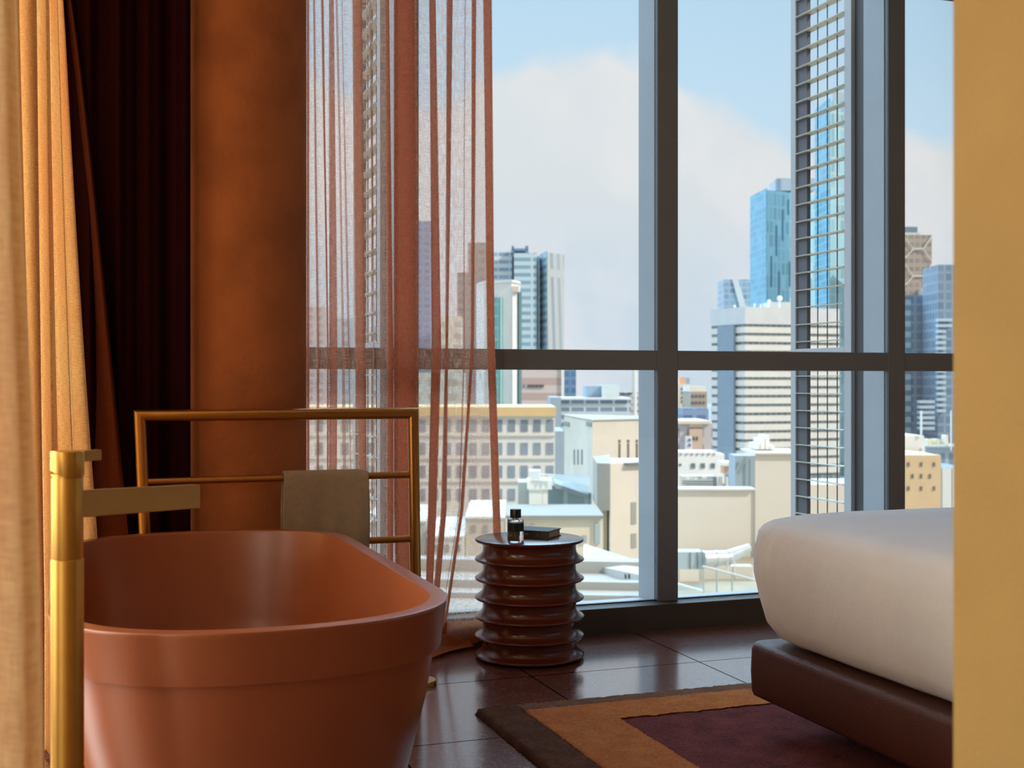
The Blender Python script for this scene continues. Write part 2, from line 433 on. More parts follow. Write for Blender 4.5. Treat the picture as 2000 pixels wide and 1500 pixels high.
ec = empty('sheer_curtain', (AT(780, 4.378), 4.378, 0.0))
tag(ec, 'sheer rust orange curtain at the window between column and round table', 'curtain')
sheet('sheer_cloth', sheer_fn, (nseq-1)*sub, 60, .02, ZC-.02, sheer_m, ec)
def hem_fn(s, q):
    X = 1.06+s*.34
    r = q
    y = 4.375-.20*r*(.75+.25*math.sin(s*5+.6))*(1-.72*s**3)
    z = .012+.05*math.sin(math.pi*min(1, r*1.0))*(.6+.4*math.sin(s*11+2*r))+.03*max(0, math.sin(r*9+s*3))*(1-r)
    return (X+.02*math.sin(r*6), y, max(.008, z))
hm = sheet('gathered_hem', hem_fn, 60, 40, 0, 1, linen('sheer_hem_cloth', (.80, .33, .16, 1), .4, thread=(520, 620), contrast=.25), ec)
def band_fn(s, z):
    X, Y = sheer_fn(.02+s*.98, z); return (X, Y-.007)
sheet('bottom_hem', band_fn, (nseq-1)*sub, 4, .02, .10, linen('sheer_band_cloth', (.95, .45, .28, 1), .55, thread=(520, 620), contrast=.25), ec)
ct = MB(); ct.tube((.70, 4.378, ZC-.014), (1.55, 4.378, ZC-.014), .008); ct.build('curtain_track', dark, ec)

lin_m = linen('orange_linen', (.99, .72, .47, 1), .50, thread=(560, 640), contrast=.34, bcol=(.86, .42, .20, 1))
# folded orange linen curtain left of the tub: node = px at y=0, px at y=1057, distance
on = [(-260, -260, 2.7), (-150, -140, 2.98), (-60, -50, 2.92), (-30, -10, 3.06), (33, 64, 2.98), (34, 62, 3.14), (69, 84, 3.06), (71, 86, 3.26), (90, 104, 3.17),
      (97, 117, 3.24), (98, 116, 3.42), (114, 148, 3.36), (113, 147, 3.50), (129, 188, 3.50), (120, 176, 3.66), (100, 150, 3.74)]
def orange_fn(s, z):
    pts = []
    a = P(0, 0, 3.1).z; b = P(0, 1057, 3.3).z
    f = (a-z)/(a-b)
    f = max(-.15, min(1.1, f)); g = f*.8+.2*f*f if f > 0 else f
    for i, (p0, p1, v) in enumerate(on):
        pts.append((p0+(p1-p0)*g, v))
    x, v = catmull(pts, s)
    X, Y = XY(x, v); return (X, Y)
eo = empty('linen_curtain', XY(60, 3.2)+(0.0,))
tag(eo, 'bright orange linen curtain in narrow pleats behind the tap, left of the bathtub', 'curtain')
sheet('linen_cloth', orange_fn, 190, 50, .015, ZC-.015, lin_m, eo)
# near, out of focus curtain edge
nn = [(-1500, -1500, .95), (-1250, -1250, 1.08), (-1000, -1000, .98), (-760, -760, 1.1), (-540, -540, .99), (-360, -360, 1.12), (-220, -215, 1.03), (-110, -90, 1.10), (-40, -20, 1.02), (12, 48, 1.00), (32, 84, 1.03), (28, 78, 1.09), (0, 40, 1.11)]
def near_fn(s, z):
    a = P(0, 0, 1.03).z; b = P(0, 1500, 1.03).z; f = max(-3.5, min(2.2, (a-z)/(a-b)))
    g = f if 0 <= f <= 1 else (max(0, f)*.5+.5 if f > 1 else 0)
    pts = [(p0+(p1-p0)*g, v) for p0, p1, v in nn]
    x, v = catmull(pts, s); x += 4*math.sin(z*9)*(1 if s > .7 else 0)
    return XY(x, v)
en = empty('linen_curtain', XY(-300, 1.03)+(0.0,))
tag(en, 'out of focus orange linen curtain at the left border, nearest of all the curtains', 'curtain')
sheet('linen_cloth', near_fn, 200, 60, .015, ZC-.015, lin_m, en)
# dark drapes; the first is the orange curtain's unlit side, shade in its colour
unlit_m = linen('unlit_linen_side', (.085, .022, .010, 1), .05, thread=(700, 700), contrast=.2)
def unlit_fn(s, z):
    a = P(0, 0, 3.78).z; b = P(0, 950, 3.78).z; f = max(-.2, min(1.35, (a-z)/(a-b)))
    right = 138+(242-138)*(f**.85 if f > 0 else f); left = 60
    x = left+(right-left)*s
    v = 3.76+.03*math.sin(s*17+1)+.006*math.sin(s*31)
    if z < .7: v = max(v, 3.765)
    return XY(x, v)
eb = empty('unlit_linen_side', XY(170, 3.78)+(0.0,))
tag(eb, 'unlit side of the orange linen curtain, coloured dark brown, flaring towards the floor', 'curtain')
sheet('drape_cloth', unlit_fn, 90, 30, .03, ZC-.01, unlit_m, eb)
black_m = linen('black_drape', (.024, .006, .007, 1), .03, thread=(700, 700), contrast=.2)
def black_fn(s, z):
    x0, x1 = -.42, AT(373, 3.975)
    X = x0+(x1-x0)*s
    Y = 3.992+.017*math.sin(s*50+.4*math.sin(z))+.006*math.sin(s*113)
    return (X, Y)
ek = empty('black_drape', (-.05, 3.99, 0))
tag(ek, 'nearly black maroon drape hanging behind the towel rail, left of the round column', 'curtain')
sheet('drape_cloth', black_fn, 260, 20, .03, ZC-.01, black_m, ek)

# ================================================================== BATHTUB
tubm = mat('tub_stone', lin(158, 90, 56), .32, bump=.03, bscale=300, var=.03, spec=1.0)
def tub_loop(inset, z, n=180):
    cx, a = .3425, .4025-inset
    yn, yf, bn, bf = 2.572, 3.50, .352-inset, .302-inset
    out = []
    for i in range(n):
        q = 2*math.pi*i/n
        c, s_ = math.cos(q), math.sin(q)
        e = 2/2.25
        x = cx+a*math.copysign(abs(c)**e, c)
        if s_ >= 0: y = yf+bf*math.copysign(abs(s_)**e, s_)
        else: y = yn+bn*math.copysign(abs(s_)**e, s_)
        out.append((x, y, z))
    # distribute: insert straight sides handled by the jump between yn and yf
    return out
RZ = .55
outer = [(.135, 0.0), (.125, .006), (.105, .10), (.075, .22), (.045, .34), (.030, .43), (.027, .4495), (.014, .4515), (.013, .455), (.008, .49), (.001, .542), (0.0, .5478), (.0006, .5494), (.002, .550), (.0045, .5502)]
inner = [(.0335, .5502), (.036, .550), (.0375, .5492), (.0385, .547), (.0400, .54), (.056, .44), (.075, .30), (.105, .18), (.16, .115), (.24, .095), (.32, .092)]
tb = empty('bathtub', (.3425, 3.02, 0)); tag(tb, 'freestanding matt terracotta oval bathtub with a thick overhanging rim', 'bathtub')
loft('tub_shell', [tub_loop(i, z) for i, z in outer+inner], tubm, tb, 50)
lathe('drain_cover', [(.03, .0925), (.03, .097), (.027, .0985)], mat('brass', lin(205, 155, 75), .3, 1.0), tb, 32, (.3425, 3.0))

# ================================================================== FLOOR TAP
def brushed(name, col, rough):
    return mat(name, col, rough, 1.0, var=.03, vscale=30)
brass = brushed('brushed_brass', lin(214, 172, 92), .40)
brassd = brushed('brushed_brass_flat', lin(188, 150, 92), .42)
fx, fy = XY(131.5, 2.0)
fa = empty('bath_tap', (fx, fy, 0)); tag(fa, 'tall brushed brass floor standing bath tap with a flat spout over the tub', 'tap')
r = .0252
lathe('base_plate', [(.055, 0), (.055, .008), (.052, .010), (.03, .010)], brass, fa, 48, (fx, fy))
lathe('lower_pole', [(r+.001, .010), (r+.001, Z(1091, 2.0)-.0012), (r-.0005, Z(1091, 2.0))], brass, fa, 64, (fx, fy))
lathe('upper_body', [(r-.0005, Z(1091, 2.0)), (r, Z(1091, 2.0)+.0012), (r, Z(933, 2.0)), (r-.002, Z(933, 2.0)+.0005), (r-.002, Z(930, 2.0)), (r, Z(929, 2.0)), (r, Z(925, 2.0))], brass, fa, 64, (fx, fy))
# head with slanting lower lip
n = 64; zt, za, zb = Z(882, 2.0), Z(931, 2.0), Z(919, 2.0)
loops = []
for rr, kind in ((r+.0003, 0), (r+.0015, 0.05), (r+.0015, 1), (r+.0003, 1.02), (.001, 1.02)):
    lp = []
    for i in range(n):
        q = 2*math.pi*i/n; cx_, sx_ = math.cos(q), math.sin(q)
        side = cx_*CA-sx_*SA
        zlow = za+(zb-za)*max(0, min(1, (.2-side)/1.0))
        z = zlow+(zt-zlow)*min(kind, 1)+(.0015 if kind > 1 else 0)
        lp.append((fx+rr*cx_, fy+rr*sx_, z))
    loops.append(lp)
loft('mixer_head', loops, brass, fa, 35)
def bar(name, p, d, z0, z1, L, w, m, parent, z0b=None, z1b=None):
    d = Vector((d[0], d[1], 0)).normalized(); nn_ = Vector((-d.y, d.x, 0))*w/2; a = Vector((p[0], p[1], 0)); b = a+d*L
    z0b = z0 if z0b is None else z0b; z1b = z1 if z1b is None else z1b
    g = MB(); g.add([(*(a-nn_)[:2], z0), (*(b-nn_)[:2], z0b), (*(b+nn_)[:2], z0b), (*(a+nn_)[:2], z0), (*(a-nn_)[:2], z1), (*(b-nn_)[:2], z1b), (*(b+nn_)[:2], z1b), (*(a+nn_)[:2], z1)],
        [(0, 3, 2, 1), (4, 5, 6, 7), (0, 1, 5, 4), (1, 2, 6, 5), (2, 3, 7, 6), (3, 0, 4, 7)])
    return g.build(name, m, parent, bevel=.0012)
tip = P(388, 968, 2.28); d = (tip.x-fx, tip.y-fy)
L = math.hypot(*d)*.975
bar('spout', (fx, fy), d, .777, .8215, L, .022, brassd, fa, .7655, .8095)
h2 = P(193, 890, 2.06)
bar('lever', (fx, fy), (h2.x-fx, h2.y-fy), Z(901, 2.03), Z(880, 2.03), math.hypot(h2.x-fx, h2.y-fy), .014, brassd, fa)
sc = P(102.5, 895, 1.992); g = MB(); dv = (Vector((sc.x-fx, sc.y-fy, 0))).normalized()
cc = Vector((fx, fy, sc.z))+dv*(r+.0012); g.tube(cc-dv*.002, cc+dv*.001, .0022, 16); g.build('set_screw', mat('screw_black', lin(20, 16, 12), .5), fa)

# ================================================================== TOWEL RAIL
YR = 3.90
xl, xr_ = AT(277, YR)-.006, AT(807, YR)
zt = .898
tr = empty('towel_rail', ((xl+xr_)/2, YR, 0)); tag(tr, 'freestanding brushed brass towel rail behind the bathtub', 'towel rail')
rb = brushed('rail_brass', lin(196, 146, 82), .34)
def mitred(name, path, r, m, parent, n=28):
    loops = []; k_ = len(path)
    for i, p in enumerate(path):
        p = Vector(p)
        d1 = (p-Vector(path[i-1])).normalized() if i else (Vector(path[1])-p).normalized()
        d2 = (Vector(path[i+1])-p).normalized() if i < k_-1 else d1
        bis = (d1+d2).normalized(); yv = Vector((0, 1, 0)); side = bis.cross(yv).normalized()
        c = bis.dot(d1)
        loops.append([tuple(p+side*(math.cos(2*math.pi*j/n)*r/max(c, .3))+yv*(math.sin(2*math.pi*j/n)*r)) for j in range(n)])
    return loft(name, loops, m, parent, 35)
xlb, xrb = xl+.036, xr_+.012
mitred('outer_frame', [(xlb, YR, .012), (xl, YR, zt), (xr_, YR, zt), (xrb, YR, .012)], .0185, rb, tr)
for z in (.695, .483, .272):
    f = (zt-z)/zt
    g = MB(); g.tube((xl+.036*f, YR, z), (xr_+.012*f, YR, z), .0112, 20); g.build('cross_bar', rb, tr, smooth=False); smooth_angle(tr.children[-1])
    for xx, sgn in ((xl+.036*f, 1), (xr_+.012*f, -1)):
        pass
for xx in (xlb, xrb):
    lathe('foot_disc', [(.066, 0), (.066, .013), (.062, .016), (.018, .016)], rb, tr, 40, (xx, YR))
# towel over the middle bar
tx0, tx1 = AT(554, YR-.02), AT(720, YR-.02)
def towel_fn(s, q):
    X = tx0+(tx1-tx0)*s
    L1, R_ = .335, .0165
    arc = math.pi*R_
    d = q*(L1+arc+.27)
    wv = .004*math.sin(s*9+1)+.003*math.sin(s*21+2)
    if d < L1:
        z = .695-(L1-d); y = YR-R_-wv*(1-d/L1)*1.5-.002
    elif d < L1+arc:
        a = (d-L1)/R_; y = YR-R_*math.cos(a); z = .695+R_*math.sin(a)
    else:
        z = .695-(d-L1-arc); y = YR+R_+.3*wv
    z -= .008*max(0, (s-.88)/.12)**1.5 if d > L1*.9 and d < L1+arc+.02 else 0
    sl = .006*math.sin(z*14)*(s-.5)
    return (X+sl, y, z)
tw = sheet('bath_towel', towel_fn, 60, 90, 0, 1, mat('towel_terry', lin(196, 178, 152), .95, bump=.9, bscale=420, var=.06, vscale=60, spec=.1, sheen=.3))
sm = tw.modifiers.new('s', 'SOLIDIFY'); sm.thickness = .007; sm.offset = 1
tag(tw, 'beige towel folded over the middle bar of the brass towel rail', 'towel')

# ================================================================== ROUND RIBBED TABLE
cx, cy = 1.549-.004, 4.15
TH = .434
rib = mat('ribbed_lacquer', lin(98, 44, 30), .22, var=.04, spec=.6)
st = empty('side_table', (cx, cy, 0)); tag(st, 'round glossy brown side table with seven ribbed flanges, beside the sheer curtain', 'side table')
prof = [(.155, 0), (.160, .004)]
fl = [.014+(TH-.006-.014)*i/6 for i in range(7)]
R0, RN = .199, .174
for i, z in enumerate(fl):
    if i == 0: prof += [(.168, .004), (.192, .009)]
    prof += [(R0-.003, z-.0045), (R0, z-.0015), (R0, z+.0015), (R0-.003, z+.0042)] if i < 6 else [(R0-.004, z-.005), (R0, z-.001), (R0, z+.0025), (R0-.003, z+.0055)]
    if i < 6:
        zn = fl[i+1]; gap = zn-z
        # curve above this flange sweeping in, then a tighter hollow below the next one
        for f, rr in ((.10, .191), (.17, .1845), (.26, .1775), (.38, .1725), (.52, .1705), (.66, .1705), (.78, .1715), (.87, .1745), (.925, .1805)):
            prof.append((rr, z+gap*f))
lathe('ribbed_drum', prof[:-1], rib, st, 128, (cx, cy), 60)
lathe('table_top', [(R0-.003, TH-.0015), (R0-.006, TH), (.02, TH)], rib, st, 128, (cx, cy), 60)

# book ------------------------------------------------------------
bz = TH
n1_, n2_, n3_ = P(983, 1046, 4.47), P(1071, 1052.7, 4.395), P(1119, 1043, 4.50)
pA, pB = Vector((n1_.x, n1_.y)), Vector((n2_.x, n2_.y))
dd = (pB-pA).normalized(); lb = .165; pr = Vector((-dd.y, dd.x)); wb = .118
if pr.dot(Vector((n3_.x, n3_.y))-pB) < 0: pr = -pr
pB = pB+Vector((0, -.004)); pA = pB-dd*lb
bk = empty('book', (pA.x, pA.y, bz)); tag(bk, 'dark grey hardback book lying flat on the round ribbed table', 'book')
bcov = mat('book_cloth', lin(62, 62, 58), .6, bump=.1, bscale=500)
def slab(name, o0, o1, i0, i1, z0, z1, m, parent, bev=.0006):
    c = [pA+dd*a+pr*b for a, b in ((o0, i0), (o1, i0), (o1, i1), (o0, i1))]
    g = MB(); g.prism([tuple(q) for q in c], z0, z1); return g.build(name, m, parent, bevel=bev)
slab('back_cover', 0, lb, 0, wb, bz+.0002, bz+.003, bcov, bk)
slab('front_cover', 0, lb, 0, wb, bz+.0245, bz+.0275, bcov, bk)
slab('spine', 0, lb, 0, .003, bz+.003, bz+.0245, bcov, bk)
slab('page_block', .004, lb-.004, .003, wb-.004, bz+.003, bz+.0245, mat('pages', lin(205, 190, 165), .9, var=.12, vscale=400), bk, .0002)
for a in (.035, .05, .12):
    slab('spine_lettering', a, a+.004 if a != .05 else .085, -.0006, 0, bz+(.008 if a != .05 else .011), bz+(.020 if a != .05 else .017), mat('spine_ink', lin(120, 112, 98), .6), bk, 0)

# perfume bottle ---------------------------------------------------
q = P(1007, 1053, 4.34); bx, by = q.x, q.y
pb = empty('perfume_bottle', (bx, by, TH)); tag(pb, 'clear glass perfume bottle with a black cap beside the book on the table', 'perfume bottle')
gm = bpy.data.materials.new('clear_glass'); gm.use_nodes = True; t = NT(gm.node_tree)
gg = t.n('ShaderNodeBsdfGlass', i_IOR=1.45, i_Roughness=0.0); t.l(gg.outputs[0], t.n('ShaderNodeOutputMaterial').inputs[0])
z0 = TH+.0003
lathe('glass_body', [(.0265, z0), (.0285, z0+.0015), (.0292, z0+.005), (.0292, z0+.074), (.0285, z0+.0775), (.026, z0+.079), (.010, z0+.079)], gm, pb, 48, (bx, by), 30)
lathe('black_label', [(.0294, z0+.036), (.0297, z0+.0363), (.0297, z0+.0655), (.0294, z0+.066)], mat('label_black', lin(26, 28, 24), .35), pb, 48, (bx, by), 30)
lathe('neck_collar', [(.0105, z0+.079), (.0105, z0+.0835)], mat('silver_collar', lin(200, 200, 195), .25, 1.0), pb, 32, (bx, by))
lathe('cap', [(.019, z0+.0835), (.0198, z0+.0845), (.0198, z0+.112), (.019, z0+.1135), (.005, z0+.1135)], mat('cap_black', lin(24, 22, 18), .35), pb, 48, (bx, by), 30)

# ================================================================== RUG
def pile(name, c1, c2):
    m = bpy.data.materials.new(name); m.use_nodes = True; t = NT(m.node_tree)
    b = t.n('ShaderNodeBsdfPrincipled', i_Roughness=.95); b.inputs['Specular IOR Level'].default_value = .1; b.inputs['Sheen Weight'].default_value = .1
    t.l(b.outputs[0], t.n('ShaderNodeOutputMaterial').inputs[0]); tc = t.n('ShaderNodeTexCoord')
    mp = t.n('ShaderNodeMapping'); mp.inputs['Scale'].default_value = (1, 2.0, 1); t.l(tc.outputs['Object'], mp.inputs[0])
    a = t.n('ShaderNodeTexNoise', i_Scale=110.0, i_Detail=6.0, i_Roughness=.8); t.l(mp.outputs[0], a.inputs['Vector'])
    c = t.n('ShaderNodeTexNoise', i_Scale=14.0, i_Detail=4.0); t.l(tc.outputs['Object'], c.inputs['Vector'])
    k = t.m('ADD', t.m('MULTIPLY', a.outputs[0], .75), t.m('MULTIPLY', c.outputs[0], .25))
    t.l(t.mix(t.sstep(k, .40, .60), c1, c2), b.inputs['Base Color'])
    bp = t.n('ShaderNodeBump', i_Strength=1.0, i_Distance=.012); t.l(a.outputs[0], bp.inputs['Height']); t.l(bp.outputs[0], b.inputs['Normal'])
    return m
RX0, RX1, RY0, RY1 = 1.122, 4.3, .9, 3.485
rg = empty('area_rug', ((RX0+RX1)/2, (RY0+RY1)/2, 0)); tag(rg, 'thick pile rug with brown border, orange band and plum centre under the bed', 'rug')
def patch(name, x0, x1, y0, y1, top, m, ew=0, en=0, ex=0, es=0):
    nx = min(max(3, int((x1-x0)/.008)), 400); ny = min(max(3, int((y1-y0)/.008)), 340)
    vs_, fs = [], []
    for j in range(ny+1):
        for i in range(nx+1):
            x = x0+(x1-x0)*i/nx; y = y0+(y1-y0)*j/ny
            z = top+.0040*mnoise.noise((x*95, y*95, 3))+.0018*mnoise.noise((x*25, y*25, 1))
            dmin = 1
            if ew: dmin = min(dmin, (x-x0))
            if en: dmin = min(dmin, (y1-y))
            if ex: dmin = min(dmin, (x1-x))
            if es: dmin = min(dmin, (y-y0))
            if dmin < .018: z -= (top-.004)*(1-math.sqrt(max(0, 1-(1-dmin/.018)**2)))
            if dmin < .03: 
                jx = .0035*mnoise.noise((x*60, y*60, 9)); x += jx if ew and x < x0+.03 else 0; y += jx if en and y > y1-.03 else 0
            vs_.append((x, y, z))
    for j in range(ny):
        for i in range(nx):
            a = j*(nx+1)+i; fs.append((a, a+1, a+nx+2, a+nx+1))
    # skirt down to the floor
    def skirt(ids):
        n0 = len(vs_)
        for k_ in ids: vs_.append((vs_[k_][0], vs_[k_][1], .001))
        for k_ in range(len(ids)-1): fs.append((ids[k_], ids[k_+1], n0+k_+1, n0+k_))
    skirt([j*(nx+1) for j in range(ny+1)]); skirt([ny*(nx+1)+i for i in range(nx+1)]); skirt([i for i in range(nx+1)]); skirt([j*(nx+1)+nx for j in range(ny+1)])
    o = mesh(name, vs_, fs, m, rg, True); return o
pb1 = pile('pile_brown', lin(92, 54, 38), lin(142, 90, 64)); pb2 = pile('pile_taupe', lin(140, 98, 76), lin(182, 134, 106))
po = pile('pile_orange', lin(238, 126, 58), lin(255, 172, 98)); pp = pile('pile_plum', lin(112, 44, 50), lin(170, 84, 86))
patch('brown_border', RX0, 1.25, RY0, RY1, .022, pb1, ew=1, en=1)
patch('taupe_border', 1.25, RX1, 3.40, RY1, .022, pb2, en=1)
patch('orange_band', 1.25, RX1, 3.225, 3.40, .0235, po)
patch('orange_side_band', 1.25, 1.482, RY0, 3.225, .0235, po)
patch('plum_centre', 1.486, RX1, RY0, 3.221, .020, pp)

# ================================================================== BED
bd = empty('bed', (2.6, 2.0, 0)); tag(bd, 'low bed with white linen mattress on a padded dark leather frame', 'bed')
BX0, BX1, BY0, BY1 = 1.782, 3.6, .98, 3.02
def rr_loop(x0, x1, y0, y1, r, ins, z, n=16, side=26):
    x0 += ins; x1 -= ins; y0 += ins; y1 -= ins; r = max(.01, r-ins*.3)
    out = []
    cs = [(x1-r, y1-r, 0), (x0+r, y1-r, 90), (x0+r, y0+r, 180), (x1-r, y0+r, 270)]
    for k_, (cx_, cy_, a) in enumerate(cs):
        for i in range(n+1):
            q = math.radians(a+90*i/n); out.append((cx_+r*math.cos(q), cy_+r*math.sin(q)))
        nx_ = cs[(k_+1) % 4]; q = math.radians(a+90); s0 = (cx_+r*math.cos(q), cy_+r*math.sin(q)); s1 = (nx_[0]+r*math.cos(q), nx_[1]+r*math.sin(q))
        for i in range(1, side): f = i/side; out.append((s0[0]+(s1[0]-s0[0])*f, s0[1]+(s1[1]-s0[1])*f))
    return [(x, y, z) for x, y in out]
leather = mat('brown_leather', lin(72, 36, 26), .42, bump=.25, bscale=260, var=.06)
fz0, fz1 = .118, .272
loops = [rr_loop(BX0, BX1, BY0, BY1, .035, i, z) for i, z in ((.02, fz0), (.004, fz0+.004), (0, fz0+.015), (-.002, .19), (0, fz1-.022), (.003, fz1-.011), (.010, fz1-.003), (.02, fz1), (.12, fz1+.001))]
loft('leather_frame', loops, leather, bd, 60)
pl = box('plinth', BX0+.35, BX1-.2, BY0+.2, BY1-.35, .0250, fz0, mat('plinth_dark', lin(30, 16, 12), .7), bd)
mp_ = [(.12, .2735), (.075, .278), (.045, .295), (.018, .335), (.002, .40), (-.010, .47), (-.010, .54), (-.002, .585), (.010, .604), (.028, .616), (.06, .625), (.12, .634), (.22, .642), (.40, .650), (.62, .654), (.80, .655)]
sheetm = mat('white_bed_linen', lin(218, 222, 228), .85, bump=.45, bscale=11, var=.02, spec=.2, sheen=.15)
mx0, mx1, my0, my1 = BX0-.005, BX1, BY0, BY1+.015
loops = []
for ins, z in mp_:
    lp = rr_loop(mx0, mx1, my0, my1, .14, ins, z, 22, 70); out = []
    for (x, y, zz) in lp:
        cdist = math.hypot(x-mx0, y-my1)
        amp = .009*math.exp(-(cdist/.26)**2)
        ang = math.atan2(y-(my1-.14), x-(mx0+.14))
        wob = amp*math.sin(ang*26+z*9)+.004*mnoise.noise((x*3.5, y*3.5, z*5))+.0025*mnoise.noise((x*11, y*9, z*6))
        dx, dy = x-(mx0+mx1)/2, y-(my0+my1)/2; L_ = math.hypot(dx, dy) or 1
        out.append((x+dx/L_*wob, y+dy/L_*wob, zz+(.004*mnoise.noise((x*4, y*4, 2)) if z > .6 else 0)))
    loops.append(out)
loft('mattress', loops, sheetm, bd, 80)

# ================================================================== CITY
GZ = -48.0  # haze over the far towers is put into their pale facade colours
struct(box('ground_plane', -900, 1500, 12, 2500, GZ-1, GZ, mat('street_grey', lin(150, 152, 150), .9, var=.15, vscale=.02)))
def bprism(name, corners, ytop, label, m, cat='building', group=None, depth=30, zbot=None, vref=None, parent=None, tops=None):
    """corners: [(px, v), ...] visible from left to right; closed by points set further back"""
    pts = [XY(px, v) for px, v in corners]
    vr = vref or min(v for _, v in corners)
    a, b = corners[0], corners[-1]
    back = [XY(b[0]+0, b[1]+depth), XY(a[0]+0, a[1]+depth)]
    # keep the sides parallel to the view axis at the near width
    ub = (b[0]-1000)/FPX*b[1]; ua = (a[0]-1000)/FPX*a[1]
    back = [((ub)*CA+(b[1]+depth)*SA, -ub*SA+(b[1]+depth)*CA), (ua*CA+(a[1]+depth)*SA, -ua*SA+(a[1]+depth)*CA)]
    # pull hidden back corners slightly inwards so they never show
    zt = Z(ytop, vr)
    g = MB(); g.prism(pts+back, GZ if zbot is None else zbot, zt)
    o = g.build(name, m, parent)
    if parent is None: tag(o, label, cat, group)
    return o
def cam_box(mb, x0, x1, y0, y1, v, dep):
    """box parallel to the view plane, given by photo extents at distance v"""
    a = P(x0, y1, v); b = P(x1, y1, v); zt = Z(y0, v); zb = Z(y1, v); f = Vector((SA, CA, 0))*dep
    mb.prism([(a.x, a.y), (b.x, b.y), ((b+f).x, (b+f).y), ((a+f).x, (a+f).y)], zb, zt)
def part(name, x0, x1, y0, y1, v, dep, m, parent, bevel=0):
    g = MB(); cam_box(g, x0, x1, y0, y1, v, dep); return g.build(name, m, parent, bevel=bevel)
def flat(r, g, b, ro=.7, nm=None): return mat(nm or 'facade_%d_%d_%d' % (r, g, b), lin(r, g, b), ro, var=.03, vscale=.3)

def house(name, label, x0, x1, ytop, v, dep, m, cat='building', group=None, ybot=None):
    """building parallel to the picture; body child under an empty"""
    c = P((x0+x1)/2, HOR, v); e = empty(name, (c.x, c.y, GZ)); tag(e, label, cat, group)
    g = MB(); a = P(x0, 0, v); b = P(x1, 0, v); f = Vector((SA, CA, 0))*dep
    zb = GZ if ybot is None else Z(ybot, v)
    g.prism([(a.x, a.y), (b.x, b.y), ((b+f).x, (b+f).y), ((a+f).x, (a+f).y)], zb, Z(ytop, v)); g.build('walls', m, e); return e
def pwin(e, rects, v, m, name='window', frame=None):
    for (x0, x1, y0, y1) in rects: part(name, x0, x1, y0, y1, v-.12, .12, m, e)

wg = mat('window_slate', lin(136, 146, 156), .25, var=.2, vscale=.15)
# --- white office with tan parapet (G)
G = house('office_building', 'long white office block with square windows and a tan parapet, left of the stone hall', 560, 1084, 797, 205, 24, flat(226, 222, 214))
part('tan_parapet', 556, 1086, 795, 813, 204, 25, flat(222, 190, 138), G)
rows = [(820, 843), (865, 888), (909.5, 933), (955, 978)]
for c_ in range(19):
    x = 1067-25.0*c_
    for (a, b) in rows: part('window', x, x+14, a, b, 204.85, .3, wg, G)
for a in (850, 895, 940): part('ledge', 560, 1085, a, a+2, 204.6, .4, flat(206, 200, 192), G)
# --- stone hall (H)
stone = mat('hall_stone', lin(216, 205, 188), .9, bump=.3, bscale=.8, var=.06, vscale=.25); stoneg = mat('hall_grey', lin(186, 190, 182), .9, var=.05, vscale=.25)
Hh = empty('stone_hall', XY(1190, 110)+(GZ,)); tag(Hh, 'cream stone hall with narrow slot windows right behind the main mullion', 'building')
g = MB(); pts = [XY(1102, 127), XY(1157, 110), XY(1300, 116)]; back = [XY(1300, 150), XY(1112, 150)]
back = [XY(1300, 122), XY(1106, 130)]; g.prism(pts+back, GZ, Z(822, 110)); g.build('tower_block', stone, Hh)
g = MB(); pts2 = [XY(1100.5, 127.2), XY(1156.5, 109.8), XY(1301, 115.8)]
g.prism(pts2+[XY(1301, 122.3), XY(1105, 130.3)], Z(822, 110), Z(820, 110)); g.build('coping', flat(170, 162, 148), Hh)
def on_line(pa, va, pb_, vb, px):
    f = (px-pa)/(pb_-pa); 
    # perspective-correct along the wall
    A = Vector(XY(pa, va)); B = Vector(XY(pb_, vb)); lo, hi = 0, 1
    for _ in range(40):
        m_ = (lo+hi)/2; p = A+(B-A)*m_; v_ = p.x*SA+p.y*CA; u_ = p.x*CA-p.y*SA
        if 1000+u_/v_*FPX < px: lo = m_
        else: hi = m_
    return p, v_
def wall_rect(name, wall, x0, x1, y0, y1, m, e, out=.08):
    A, va = on_line(*wall, x0); B, vb = on_line(*wall, x1); d_ = (B-A).normalized(); n_ = Vector((d_.y, -d_.x))
    if n_.dot(Vector((SA, CA))) > 0: n_ = -n_
    g = MB(); vm = (va+vb)/2
    g.prism([tuple(A+n_*out), tuple(B+n_*out), tuple(B-n_*.05), tuple(A-n_*.05)], Z(y1, vm), Z(y0, vm)); return g.build(name, m, e)
wl = (1102, 127, 1157, 110); wr = (1157, 110, 1300, 116)
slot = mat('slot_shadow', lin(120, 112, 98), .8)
for x in (1121, 1128.5, 1136): wall_rect('slot_window', wl, x, x+2, 878, 907, mat('slot_grey', lin(150, 152, 145), .8), Hh)
for x in (1208, 1225, 1242, 1259):
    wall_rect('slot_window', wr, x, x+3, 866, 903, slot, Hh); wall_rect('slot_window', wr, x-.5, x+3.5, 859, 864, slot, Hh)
for x in (1109, 1119, 1130, 1141): wall_rect('vent_hole', wl, x, x+3, 930, 935, mat('slot_grey', lin(150, 152, 145), .8), Hh)
for x in (1103, 1146): wall_rect('corner_grille', wl, x, x+10, 824, 832, mat('grille_grey', lin(140, 146, 140), .8), Hh)
